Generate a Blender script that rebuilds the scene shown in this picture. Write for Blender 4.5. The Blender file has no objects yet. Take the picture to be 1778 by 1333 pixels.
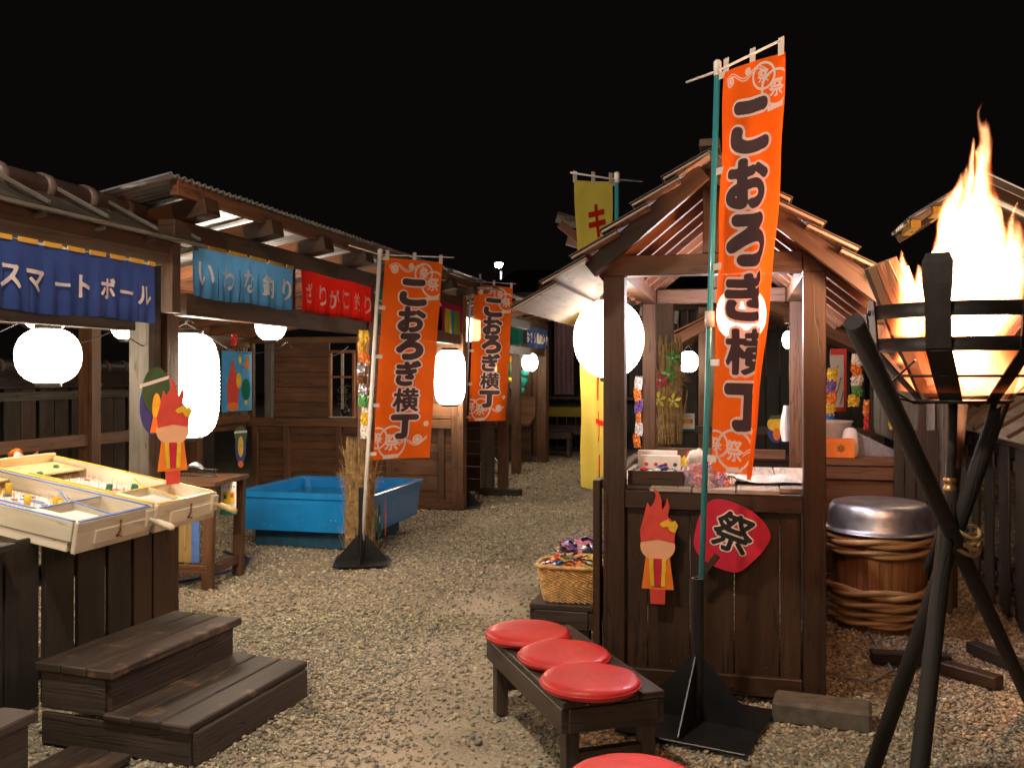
import bpy, bmesh, math, random
import numpy as np
from mathutils import Vector, Matrix, Euler, noise as mnoise

random.seed(7)
SC = bpy.context.scene
C = SC.collection
PI = math.pi

# ------------------------------------------------------------------ camera
YAW = math.radians(14.0)
CA, SA = math.cos(YAW), math.sin(YAW)
EYE, F, CX, HY = 1.55, 1600.0, 889.0, 650.0
cam_d = bpy.data.cameras.new('camera')
cam = bpy.data.objects.new('camera', cam_d); C.objects.link(cam)
cam_d.sensor_width = 36; cam_d.lens = 36 * F / 1778
cam_d.shift_y = -(1333 / 2 - HY) / 1778
cam_d.clip_start = 0.05; cam_d.clip_end = 500
cam.location = (0, 0, EYE); cam.rotation_euler = (PI / 2, 0, YAW)
SC.camera = cam

# ------------------------------------------------------------------ night sky, exposure
w = bpy.data.worlds.new('World'); SC.world = w; w.use_nodes = True
bg = w.node_tree.nodes['Background']
sky = w.node_tree.nodes.new('ShaderNodeTexSky'); sky.sky_type = 'NISHITA'; sky.sun_disc = False
sky.sun_elevation = math.radians(-4); sky.sun_rotation = math.radians(200)
mixn = w.node_tree.nodes.new('ShaderNodeMixRGB'); mixn.inputs[0].default_value = 0.97
mixn.inputs[2].default_value = (0.085, 0.058, 0.060, 1)
w.node_tree.links.new(sky.outputs[0], mixn.inputs[1]); w.node_tree.links.new(mixn.outputs[0], bg.inputs[0])
bg.inputs[1].default_value = 0.022
SC.view_settings.view_transform = 'Standard'; SC.view_settings.look = 'None'
SC.view_settings.gamma = 1; SC.view_settings.exposure = 0.75
try:
    SC.view_settings.use_curve_mapping = False
except Exception:
    pass
cy = SC.cycles
cy.use_denoising = True
cy.max_bounces = 6; cy.diffuse_bounces = 3; cy.glossy_bounces = 2; cy.transparent_max_bounces = 12
cy.transmission_bounces = 4; cy.volume_bounces = 0
cy.sample_clamp_indirect = 4; cy.sample_clamp_direct = 0
cy.caustics_reflective = False; cy.caustics_refractive = False
cy.volume_step_rate = 1.0; cy.volume_max_steps = 64

def S(xc, d, z=0.0):
    """a point xc metres right and d metres ahead of the photographer -> world"""
    return Vector((CA * xc - SA * d, SA * xc + CA * d, z))
def at(px, py, d):
    return S((px - CX) / F * d, d, EYE + (HY - py) / F * d)

# ------------------------------------------------------------------ materials
def new_mat(name):
    m = bpy.data.materials.new(name); m.use_nodes = True
    nt = m.node_tree
    return m, nt, nt.nodes['Principled BSDF']
def N(nt, kind, **kw):
    n = nt.nodes.new(kind)
    for k, v in kw.items():
        if isinstance(k, str) and hasattr(n, k): setattr(n, k, v)
    return n
def col(c): return (c[0], c[1], c[2], 1)

def wood(name, dark, light, rough=0.6, su=2.0, sv=38.0, bump=0.25, knots=True, wear=None):
    m, nt, bs = new_mat(name)
    L = nt.links.new
    tc = N(nt, 'ShaderNodeTexCoord'); oi = N(nt, 'ShaderNodeObjectInfo')
    add = N(nt, 'ShaderNodeVectorMath', operation='ADD')
    mul = N(nt, 'ShaderNodeVectorMath', operation='SCALE'); mul.inputs[3].default_value = 31.0
    L(oi.outputs['Random'], mul.inputs[0]); L(tc.outputs['UV'], add.inputs[0]); L(mul.outputs[0], add.inputs[1])
    mp = N(nt, 'ShaderNodeMapping'); mp.inputs['Scale'].default_value = (su, sv, 1)
    L(add.outputs[0], mp.inputs[0])
    n1 = N(nt, 'ShaderNodeTexNoise'); n1.inputs['Scale'].default_value = 1.0
    n1.inputs['Detail'].default_value = 7; n1.inputs['Distortion'].default_value = 0.6
    L(mp.outputs[0], n1.inputs['Vector'])
    mp2 = N(nt, 'ShaderNodeMapping'); mp2.inputs['Scale'].default_value = (3.0, 9.0, 1)
    L(add.outputs[0], mp2.inputs[0])
    n2 = N(nt, 'ShaderNodeTexNoise'); n2.inputs['Scale'].default_value = 1.0; n2.inputs['Detail'].default_value = 3
    L(mp2.outputs[0], n2.inputs['Vector'])
    mx = N(nt, 'ShaderNodeMath', operation='MULTIPLY_ADD'); mx.inputs[1].default_value = 0.55
    ml = N(nt, 'ShaderNodeMath', operation='MULTIPLY'); ml.inputs[1].default_value = 0.45
    L(n2.outputs[0], ml.inputs[0]); L(n1.outputs[0], mx.inputs[0]); L(ml.outputs[0], mx.inputs[2])
    cr = N(nt, 'ShaderNodeValToRGB')
    cr.color_ramp.elements[0].position = 0.33; cr.color_ramp.elements[0].color = col(dark)
    cr.color_ramp.elements[1].position = 0.67; cr.color_ramp.elements[1].color = col(light)
    L(mx.outputs[0], cr.inputs[0])
    hs = N(nt, 'ShaderNodeHueSaturation')
    mr = N(nt, 'ShaderNodeMapRange'); mr.inputs[3].default_value = 0.78; mr.inputs[4].default_value = 1.22
    L(oi.outputs['Random'], mr.inputs[0]); L(mr.outputs[0], hs.inputs['Value']); L(cr.outputs[0], hs.inputs['Color'])
    out = hs.outputs[0]
    if knots:
        vo = N(nt, 'ShaderNodeTexVoronoi'); vo.inputs['Scale'].default_value = 1.0
        mp3 = N(nt, 'ShaderNodeMapping'); mp3.inputs['Scale'].default_value = (2.2, 7.0, 1)
        L(add.outputs[0], mp3.inputs[0]); L(mp3.outputs[0], vo.inputs['Vector'])
        kr = N(nt, 'ShaderNodeMapRange'); kr.inputs[1].default_value = 0.03; kr.inputs[2].default_value = 0.12
        kr.inputs[3].default_value = 0.35; kr.inputs[4].default_value = 1.0
        L(vo.outputs['Distance'], kr.inputs[0])
        km = N(nt, 'ShaderNodeMixRGB', blend_type='MULTIPLY'); km.inputs[0].default_value = 0.7
        L(out, km.inputs[1]); L(kr.outputs[0], km.inputs[2]); out = km.outputs[0]
    if wear:
        geo = N(nt, 'ShaderNodeNewGeometry')
        n3 = N(nt, 'ShaderNodeTexNoise'); n3.inputs['Scale'].default_value = 9; n3.inputs['Detail'].default_value = 8
        L(tc.outputs['Object'], n3.inputs['Vector'])
        wr = N(nt, 'ShaderNodeMapRange'); wr.inputs[1].default_value = 0.60; wr.inputs[2].default_value = 0.68
        L(n3.outputs[0], wr.inputs[0])
        wm = N(nt, 'ShaderNodeMixRGB'); wm.inputs[2].default_value = col(wear)
        L(wr.outputs[0], wm.inputs[0]); L(out, wm.inputs[1]); out = wm.outputs[0]
    # drying cracks along the grain
    mp4 = N(nt, 'ShaderNodeMapping'); mp4.inputs['Scale'].default_value = (1.1, 17.0, 1); L(add.outputs[0], mp4.inputs[0])
    n4 = N(nt, 'ShaderNodeTexNoise'); n4.inputs['Scale'].default_value = 1.0; n4.inputs['Detail'].default_value = 2; L(mp4.outputs[0], n4.inputs['Vector'])
    ab = N(nt, 'ShaderNodeMath', operation='SUBTRACT'); ab.inputs[1].default_value = 0.56; L(n4.outputs[0], ab.inputs[0])
    ab2 = N(nt, 'ShaderNodeMath', operation='ABSOLUTE'); L(ab.outputs[0], ab2.inputs[0])
    ck = N(nt, 'ShaderNodeMapRange'); ck.inputs[1].default_value = 0.003; ck.inputs[2].default_value = 0.014
    ck.inputs[3].default_value = 0.25; ck.inputs[4].default_value = 1.0; L(ab2.outputs[0], ck.inputs[0])
    cm = N(nt, 'ShaderNodeMixRGB', blend_type='MULTIPLY'); cm.inputs[0].default_value = 0.8 if knots else 0.4
    L(out, cm.inputs[1]); L(ck.outputs[0], cm.inputs[2]); out = cm.outputs[0]
    L(out, bs.inputs['Base Color'])
    rr = N(nt, 'ShaderNodeMapRange'); rr.inputs[3].default_value = rough - 0.12; rr.inputs[4].default_value = rough + 0.15
    L(n1.outputs[0], rr.inputs[0]); L(rr.outputs[0], bs.inputs['Roughness'])
    bp = N(nt, 'ShaderNodeBump'); bp.inputs['Strength'].default_value = bump; bp.inputs['Distance'].default_value = 0.004
    hsum = N(nt, 'ShaderNodeMath', operation='ADD'); L(n1.outputs[0], hsum.inputs[0]); L(ck.outputs[0], hsum.inputs[1])
    L(hsum.outputs[0], bp.inputs['Height']); L(bp.outputs[0], bs.inputs['Normal'])
    return m

def plain(name, c, rough=0.5, metal=0.0, var=0.12, vs=14.0, bump=0.05, spec=None, trans=None, coat=0.0):
    m, nt, bs = new_mat(name); L = nt.links.new
    tc = N(nt, 'ShaderNodeTexCoord')
    n1 = N(nt, 'ShaderNodeTexNoise'); n1.inputs['Scale'].default_value = vs; n1.inputs['Detail'].default_value = 6
    L(tc.outputs['Object'], n1.inputs['Vector'])
    mr = N(nt, 'ShaderNodeMapRange'); mr.inputs[1].default_value = 0.3; mr.inputs[2].default_value = 0.7
    mr.inputs[3].default_value = 1 - var; mr.inputs[4].default_value = 1 + var
    L(n1.outputs[0], mr.inputs[0])
    hs = N(nt, 'ShaderNodeHueSaturation'); hs.inputs['Color'].default_value = col(c)
    L(mr.outputs[0], hs.inputs['Value']); L(hs.outputs[0], bs.inputs['Base Color'])
    bs.inputs['Roughness'].default_value = rough; bs.inputs['Metallic'].default_value = metal
    if spec is not None: bs.inputs['Specular IOR Level'].default_value = spec
    if coat: bs.inputs['Coat Weight'].default_value = coat
    if bump:
        bp = N(nt, 'ShaderNodeBump'); bp.inputs['Strength'].default_value = bump; bp.inputs['Distance'].default_value = 0.003
        n2 = N(nt, 'ShaderNodeTexNoise'); n2.inputs['Scale'].default_value = vs * 6; n2.inputs['Detail'].default_value = 4
        L(tc.outputs['Object'], n2.inputs['Vector']); L(n2.outputs[0], bp.inputs['Height']); L(bp.outputs[0], bs.inputs['Normal'])
    return m

def cloth(name, c, see=0.0, translucent=0.45, var=0.08):
    """thin polyester: reflects, lets light through and is slightly see-through"""
    m = bpy.data.materials.new(name); m.use_nodes = True; nt = m.node_tree; nt.nodes.clear(); L = nt.links.new
    out = N(nt, 'ShaderNodeOutputMaterial')
    tc = N(nt, 'ShaderNodeTexCoord')
    n1 = N(nt, 'ShaderNodeTexNoise'); n1.inputs['Scale'].default_value = 5; n1.inputs['Detail'].default_value = 5
    L(tc.outputs['Object'], n1.inputs['Vector'])
    mr = N(nt, 'ShaderNodeMapRange'); mr.inputs[1].default_value = 0.3; mr.inputs[2].default_value = 0.7
    mr.inputs[3].default_value = 1 - var; mr.inputs[4].default_value = 1 + var; L(n1.outputs[0], mr.inputs[0])
    hs = N(nt, 'ShaderNodeHueSaturation'); hs.inputs['Color'].default_value = col(c); L(mr.outputs[0], hs.inputs['Value'])
    wv = N(nt, 'ShaderNodeTexNoise'); wv.inputs['Scale'].default_value = 420; L(tc.outputs['Object'], wv.inputs['Vector'])
    bp = N(nt, 'ShaderNodeBump'); bp.inputs['Strength'].default_value = 0.12; bp.inputs['Distance'].default_value = 0.001
    L(wv.outputs[0], bp.inputs['Height'])
    d = N(nt, 'ShaderNodeBsdfDiffuse'); t = N(nt, 'ShaderNodeBsdfTranslucent')
    L(hs.outputs[0], d.inputs[0]); L(hs.outputs[0], t.inputs[0]); L(bp.outputs[0], d.inputs['Normal'])
    mx = N(nt, 'ShaderNodeMixShader'); mx.inputs[0].default_value = translucent
    L(d.outputs[0], mx.inputs[1]); L(t.outputs[0], mx.inputs[2])
    res = mx
    if see:
        tr = N(nt, 'ShaderNodeBsdfTransparent'); tr.inputs[0].default_value = (min(1, c[0] + .3), min(1, c[1] + .3), min(1, c[2] + .25), 1)
        m2 = N(nt, 'ShaderNodeMixShader'); m2.inputs[0].default_value = see
        L(mx.outputs[0], m2.inputs[1]); L(tr.outputs[0], m2.inputs[2]); res = m2
    L(res.outputs[0], out.inputs[0])
    return m

def glow(name, c, s):
    m = bpy.data.materials.new(name); m.use_nodes = True; nt = m.node_tree; nt.nodes.clear()
    out = N(nt, 'ShaderNodeOutputMaterial'); e = N(nt, 'ShaderNodeEmission')
    e.inputs[0].default_value = col(c); e.inputs[1].default_value = s
    nt.links.new(e.outputs[0], out.inputs[0]); return m

M = {}
M['brown'] = wood('brown_stained_wood', (0.066, 0.027, 0.011), (0.185, 0.084, 0.037), 0.5)
M['umber'] = wood('umber_stained_wood', (0.034, 0.0155, 0.0075), (0.082, 0.039, 0.019), 0.5, bump=0.18)
M['stall'] = wood('candy_stall_wood', (0.024, 0.0105, 0.0045), (0.062, 0.029, 0.013), 0.5, bump=0.2)
M['black'] = wood('dark_fence_wood', (0.014, 0.011, 0.009), (0.045, 0.032, 0.024), 0.6)
M['fence'] = wood('old_fence_wood', (0.028, 0.021, 0.016), (0.085, 0.063, 0.046), 0.7, bump=0.4)
M['grey'] = wood('weathered_grey_wood', (0.055, 0.048, 0.040), (0.15, 0.13, 0.108), 0.75, bump=0.5)
M['pale'] = wood('pale_roof_board', (0.17, 0.125, 0.10), (0.36, 0.29, 0.24), 0.7, sv=26)
M['rafter'] = wood('rafter_wood', (0.11, 0.038, 0.015), (0.24, 0.092, 0.038), 0.6)
M['counter'] = wood('counter_plank_wood', (0.30, 0.24, 0.19), (0.55, 0.46, 0.38), 0.6)
M['step'] = wood('step_plank_wood', (0.026, 0.017, 0.012), (0.090, 0.060, 0.044), 0.55, bump=0.35, wear=(0.17, 0.10, 0.06))
M['ribbed'] = wood('ribbed_riser_wood', (0.03, 0.022, 0.018), (0.10, 0.07, 0.055), 0.6, su=1.5, sv=110.0, bump=0.9, knots=False)
M['bench'] = wood('bench_wood', (0.026, 0.016, 0.012), (0.088, 0.056, 0.043), 0.5, bump=0.35)
M['tub'] = wood('tub_stave_wood', (0.15, 0.06, 0.022), (0.42, 0.20, 0.08), 0.55, knots=False)
M['log'] = wood('split_firewood', (0.16, 0.07, 0.035), (0.5, 0.28, 0.16), 0.8, su=3, sv=22, bump=0.8, knots=False)
M['logbark'] = wood('bark', (0.03, 0.014, 0.010), (0.10, 0.05, 0.035), 0.9, su=4, sv=24, bump=1.0, knots=False)
M['bamboo'] = wood('twisted_bamboo_hoop', (0.34, 0.19, 0.08), (0.62, 0.40, 0.20), 0.5, su=4, sv=60, knots=False)
M['reed'] = wood('reed_mat', (0.20, 0.12, 0.04), (0.48, 0.32, 0.12), 0.7, su=1.5, sv=90, knots=False)
M['plankwhite'] = wood('worn_cream_paint', (0.62, 0.52, 0.38), (0.80, 0.71, 0.57), 0.5, su=2, sv=14, knots=False, bump=0.12)
M['rawpine'] = wood('raw_pine', (0.42, 0.26, 0.09), (0.72, 0.52, 0.25), 0.55, su=2, sv=22)
M['tile'] = plain('dull_roof_tile', (0.10, 0.068, 0.058), 0.45, var=0.25)
M['concrete'] = plain('rough_concrete', (0.13, 0.11, 0.085), 0.9, var=0.3, vs=20, bump=0.6)
M['iron'] = plain('black_iron', (0.020, 0.014, 0.013), 0.5, metal=0.5, var=0.4, bump=0.3)
M['pole_dark'] = wood('charred_pole', (0.006, 0.0045, 0.004), (0.030, 0.020, 0.015), 0.75, su=3, sv=20, bump=0.8)
M['stand'] = plain('black_painted_steel', (0.014, 0.013, 0.014), 0.35, var=0.3)
M['teal'] = plain('teal_plastic_tube', (0.035, 0.22, 0.26), 0.3, var=0.05, bump=0.0, coat=0.3)
M['whitepole'] = plain('white_plastic_tube', (0.75, 0.70, 0.66), 0.35, var=0.05, bump=0.0)
M['clip'] = plain('clear_tape_clip', (0.62, 0.50, 0.44), 0.35, var=0.1)
M['orange'] = cloth('orange_banner_cloth', (0.90, 0.135, 0.012), see=0.11, translucent=0.42)
M['inkdark'] = cloth('dark_banner_ink', (0.075, 0.045, 0.048), see=0.04, translucent=0.15)
M['inkwhite'] = cloth('white_banner_print', (0.80, 0.72, 0.66), see=0.05, translucent=0.42)
M['yellow'] = cloth('yellow_banner_cloth', (0.68, 0.56, 0.10), see=0.04, translucent=0.5)
M['inkred'] = cloth('red_banner_print', (0.62, 0.03, 0.015), see=0.03, translucent=0.3)
M['navy'] = cloth('navy_noren_cloth', (0.035, 0.060, 0.21), translucent=0.15)
M['sky'] = cloth('light_blue_noren_cloth', (0.085, 0.26, 0.52), translucent=0.3)
M['red'] = cloth('red_noren_cloth', (0.62, 0.018, 0.012), translucent=0.35)
M['green'] = cloth('green_noren_cloth', (0.03, 0.24, 0.19), translucent=0.4)
M['denim'] = cloth('dull_blue_noren_cloth', (0.05, 0.09, 0.24), translucent=0.2)
M['ylw2'] = cloth('yellow_stripe_cloth', (0.60, 0.48, 0.05)); M['blu2'] = cloth('blue_stripe_cloth', (0.05, 0.25, 0.6))
M['grn2'] = cloth('olive_stripe_cloth', (0.22, 0.33, 0.05)); M['mag2'] = cloth('crimson_stripe_cloth', (0.45, 0.03, 0.10))
M['gold'] = plain('gold_cloth_strip', (0.60, 0.33, 0.04), 0.6)
M['letter'] = cloth('cream_lettering', (0.88, 0.76, 0.70), translucent=0.35)
M['wire'] = plain('black_cord', (0.02, 0.02, 0.02), 0.5)
M['cord'] = plain('grey_cord', (0.30, 0.28, 0.30), 0.5)
M['cap'] = plain('black_lantern_ring', (0.02, 0.018, 0.016), 0.4)
M['steel'] = plain('brushed_aluminium', (0.55, 0.55, 0.60), 0.28, metal=1.0, var=0.1, vs=5, bump=0.15)
M['vinyl'] = plain('red_vinyl', (0.60, 0.028, 0.030), 0.46, var=0.14, vs=7, bump=0.55, coat=0.08)
M['felt'] = plain('dark_roofing', (0.045, 0.034, 0.030), 0.8, var=0.4, vs=9, bump=0.4)
M['poolblue'] = plain('blue_fibreglass', (0.008, 0.24, 0.66), 0.28, var=0.10, vs=6, bump=0.06, coat=0.3)
def specks(m, c, scale, lo):
    nt = m.node_tree; bs = nt.nodes['Principled BSDF']; src = bs.inputs['Base Color'].links[0].from_socket
    tc = N(nt, 'ShaderNodeTexCoord'); n = N(nt, 'ShaderNodeTexNoise'); n.inputs['Scale'].default_value = scale; n.inputs['Detail'].default_value = 3
    nt.links.new(tc.outputs['Object'], n.inputs['Vector'])
    mr = N(nt, 'ShaderNodeMapRange'); mr.inputs[1].default_value = lo; mr.inputs[2].default_value = lo + .04; nt.links.new(n.outputs[0], mr.inputs[0])
    mx = N(nt, 'ShaderNodeMixRGB'); mx.inputs[2].default_value = col(c); nt.links.new(mr.outputs[0], mx.inputs[0]); nt.links.new(src, mx.inputs[1]); nt.links.new(mx.outputs[0], bs.inputs['Base Color'])
specks(M['poolblue'], (.55, .62, .66), 38, .70)
M['poolbase'] = plain('dull_blue_base', (0.012, 0.07, 0.13), 0.6, var=0.3)
M['yellowp'] = plain('yellow_paint', (0.78, 0.50, 0.03), 0.45, var=0.2)
M['bluep'] = plain('blue_trim_paint', (0.10, 0.20, 0.55), 0.5, var=0.2)
M['redp'] = plain('red_paint', (0.62, 0.06, 0.04), 0.5, var=0.15)
M['orangep'] = plain('orange_paint', (0.80, 0.20, 0.02), 0.5, var=0.12)
M['peach'] = plain('peach_paint', (0.80, 0.42, 0.24), 0.5, var=0.06)
M['greenp'] = plain('green_paint', (0.015, 0.13, 0.04), 0.45, var=0.15)
M['dgreen'] = plain('dark_green_paint', (0.03, 0.09, 0.03), 0.5, var=0.2)
M['bluep2'] = plain('deep_blue_paint', (0.03, 0.05, 0.22), 0.5)
M['poster'] = plain('blue_poster_print', (0.05, 0.30, 0.62), 0.4)
M['white'] = plain('white_plastic', (0.78, 0.76, 0.78), 0.35, var=0.05, bump=0.0)
M['paper'] = plain('white_paper', (0.80, 0.76, 0.74), 0.7, var=0.05, vs=30)
M['nail'] = plain('brass_pin', (0.55, 0.33, 0.14), 0.35, metal=0.8)
M['rust'] = plain('rusty_metal', (0.20, 0.08, 0.03), 0.6, metal=0.4, var=0.4)
M['cerise'] = plain('crimson_fan_paper', (0.52, 0.014, 0.045), 0.5, var=0.08)
M['inkblack'] = plain('black_print', (0.012, 0.010, 0.012), 0.55)
M['printwhite'] = plain('white_print', (0.80, 0.70, 0.66), 0.55)
M['rattan'] = plain('rattan', (0.64, 0.37, 0.12), 0.45, var=0.35, vs=30, bump=0.2)
M['straw'] = plain('rice_straw', (0.42, 0.27, 0.11), 0.7, var=0.45, vs=22, bump=0.0)
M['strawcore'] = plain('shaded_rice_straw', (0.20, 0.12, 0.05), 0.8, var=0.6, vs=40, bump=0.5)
M['curtain'] = plain('pink_grey_curtain', (0.42, 0.26, 0.29), 0.8, var=0.15)
M['plaster'] = plain('grey_pink_plaster', (0.30, 0.20, 0.20), 0.9, var=0.15)
M['leaf'] = plain('green_leaf', (0.03, 0.14, 0.03), 0.5)
M['bluesheet'] = plain('blue_tarp', (0.04, 0.12, 0.42), 0.5)
CANDY = [plain('candy_wrap_' + n, c, 0.22, var=0.3, vs=60, bump=0.5, coat=0.6) for n, c in (
    ('red', (0.65, 0.03, 0.03)), ('yellow', (0.78, 0.52, 0.05)), ('blue', (0.05, 0.16, 0.55)), ('orange', (0.8, 0.22, 0.03)),
    ('white', (0.8, 0.76, 0.72)), ('pink', (0.75, 0.22, 0.36)), ('green', (0.10, 0.35, 0.10)), ('violet', (0.20, 0.10, 0.34)))]

def corrugated_mat(name, c, metal=0.5, rough=0.4, sheer=0.0):
    m = plain(name, c, rough, metal=metal, var=0.2, vs=4)
    return m
M['zinc'] = corrugated_mat('zinc_sheet', (0.52, 0.53, 0.56), 0.55, 0.38)
M['oldzinc'] = corrugated_mat('weathered_corrugated_sheet', (0.20, 0.17, 0.15), 0.35, 0.5)

def ground_mat():
    m, nt, bs = new_mat('packed_sand_and_grit'); L = nt.links.new
    tc = N(nt, 'ShaderNodeTexCoord')
    n1 = N(nt, 'ShaderNodeTexNoise'); n1.inputs['Scale'].default_value = 1.1; n1.inputs['Detail'].default_value = 6
    v = N(nt, 'ShaderNodeTexVoronoi'); v.inputs['Scale'].default_value = 62
    v2 = N(nt, 'ShaderNodeTexVoronoi'); v2.inputs['Scale'].default_value = 150
    for q in (n1, v, v2): L(tc.outputs['Object'], q.inputs['Vector'])
    bw = N(nt, 'ShaderNodeSeparateColor'); L(v.outputs['Color'], bw.inputs[0])
    cr = N(nt, 'ShaderNodeValToRGB'); e = cr.color_ramp.elements
    e[0].position = 0; e[0].color = (0.16, 0.12, 0.08, 1); e[1].position = 1; e[1].color = (0.60, 0.48, 0.33, 1)
    for p, c in ((0.3, (0.28, 0.21, 0.14, 1)), (0.6, (0.40, 0.31, 0.20, 1)), (0.8, (0.22, 0.20, 0.17, 1))):
        k = e.new(p); k.color = c
    L(bw.outputs[0], cr.inputs[0])
    sand = N(nt, 'ShaderNodeMixRGB'); sand.inputs[2].default_value = (0.50, 0.395, 0.295, 1)
    L(cr.outputs[0], sand.inputs[1])
    mr = N(nt, 'ShaderNodeMapRange'); mr.inputs[1].default_value = 0.42; mr.inputs[2].default_value = 0.60
    mr.inputs[3].default_value = 0.3; mr.inputs[4].default_value = 0.85
    sx = N(nt, 'ShaderNodeSeparateXYZ'); L(tc.outputs['Object'], sx.inputs[0])
    def mt(op, a, b=None, cl=False):
        q = N(nt, 'ShaderNodeMath', operation=op); q.use_clamp = cl
        for i_, v_ in enumerate((a, b)):
            if v_ is None: continue
            if isinstance(v_, (int, float)): q.inputs[i_].default_value = v_
            else: L(v_, q.inputs[i_])
        return q.outputs[0]
    dx = mt('DIVIDE', mt('ADD', sx.outputs[0], 1.32), 0.75)
    lane = mt('MAXIMUM', mt('SUBTRACT', 1.0, mt('MULTIPLY', dx, dx)), 0.0)
    trod = mt('MULTIPLY', lane, mt('MULTIPLY', mt('SUBTRACT', n1.outputs[0], 0.30), 3.2), True)
    L(n1.outputs[0], mr.inputs[0]); L(mt('ADD', mt('MULTIPLY', mr.outputs[0], 0.35), trod, True), sand.inputs[0])
    L(sand.outputs[0], bs.inputs['Base Color']); bs.inputs['Roughness'].default_value = 0.9
    inv = N(nt, 'ShaderNodeMath', operation='SUBTRACT'); inv.inputs[0].default_value = 1; L(v.outputs['Distance'], inv.inputs[1])
    ad = N(nt, 'ShaderNodeMath', operation='MULTIPLY_ADD'); ad.inputs[1].default_value = -0.4
    L(v2.outputs['Distance'], ad.inputs[0]); L(inv.outputs[0], ad.inputs[2])
    bp = N(nt, 'ShaderNodeBump'); L(mt('SUBTRACT', 1.0, mt('MULTIPLY', trod, 0.75)), bp.inputs['Strength']); bp.inputs['Distance'].default_value = 0.010
    L(ad.outputs[0], bp.inputs['Height']); L(bp.outputs[0], bs.inputs['Normal'])
    return m
M['ground'] = ground_mat()

def pebble_mat():
    m, nt, bs = new_mat('river_pebble'); L = nt.links.new
    oi = N(nt, 'ShaderNodeObjectInfo'); cr = N(nt, 'ShaderNodeValToRGB'); e = cr.color_ramp.elements
    cr.color_ramp.interpolation = 'CONSTANT'
    cols = ((0.38, 0.31, 0.205), (0.52, 0.435, 0.29), (0.24, 0.215, 0.165), (0.43, 0.33, 0.215), (0.17, 0.17, 0.15), (0.64, 0.56, 0.40),
            (0.33, 0.29, 0.21), (0.50, 0.44, 0.32), (0.22, 0.225, 0.19), (0.46, 0.39, 0.27))
    e[0].position = 0; e[0].color = col(cols[0]); e[1].position = 0.1; e[1].color = col(cols[1])
    for i in range(2, 10):
        k = e.new(i / 10); k.color = col(cols[i])
    L(oi.outputs['Random'], cr.inputs[0])
    tc = N(nt, 'ShaderNodeTexCoord'); n1 = N(nt, 'ShaderNodeTexNoise'); n1.inputs['Scale'].default_value = 3
    L(tc.outputs['Object'], n1.inputs['Vector'])
    mr = N(nt, 'ShaderNodeMapRange'); mr.inputs[3].default_value = 0.7; mr.inputs[4].default_value = 1.3; L(n1.outputs[0], mr.inputs[0])
    hs = N(nt, 'ShaderNodeHueSaturation'); L(mr.outputs[0], hs.inputs['Value']); L(cr.outputs[0], hs.inputs['Color'])
    L(hs.outputs[0], bs.inputs['Base Color']); bs.inputs['Roughness'].default_value = 0.6
    return m
M['pebble'] = pebble_mat()

LWARM = (1.0, 0.83, 0.62)
M['lantern'] = glow('lit_lantern_paper', LWARM, 18)
M['lantern_big'] = glow('lit_large_lantern_paper', (1.0, 0.86, 0.70), 7)
M['lantern_in'] = glow('lit_inner_lantern_paper', (1.0, 0.88, 0.98), 34)
M['lantern_fire'] = glow('lit_lantern_paper_behind_fire', (1.0, 0.66, 0.36), 2.6)
M['lampwhite'] = glow('street_lamp_bulb', (1.0, 0.97, 0.95), 160)

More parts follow.
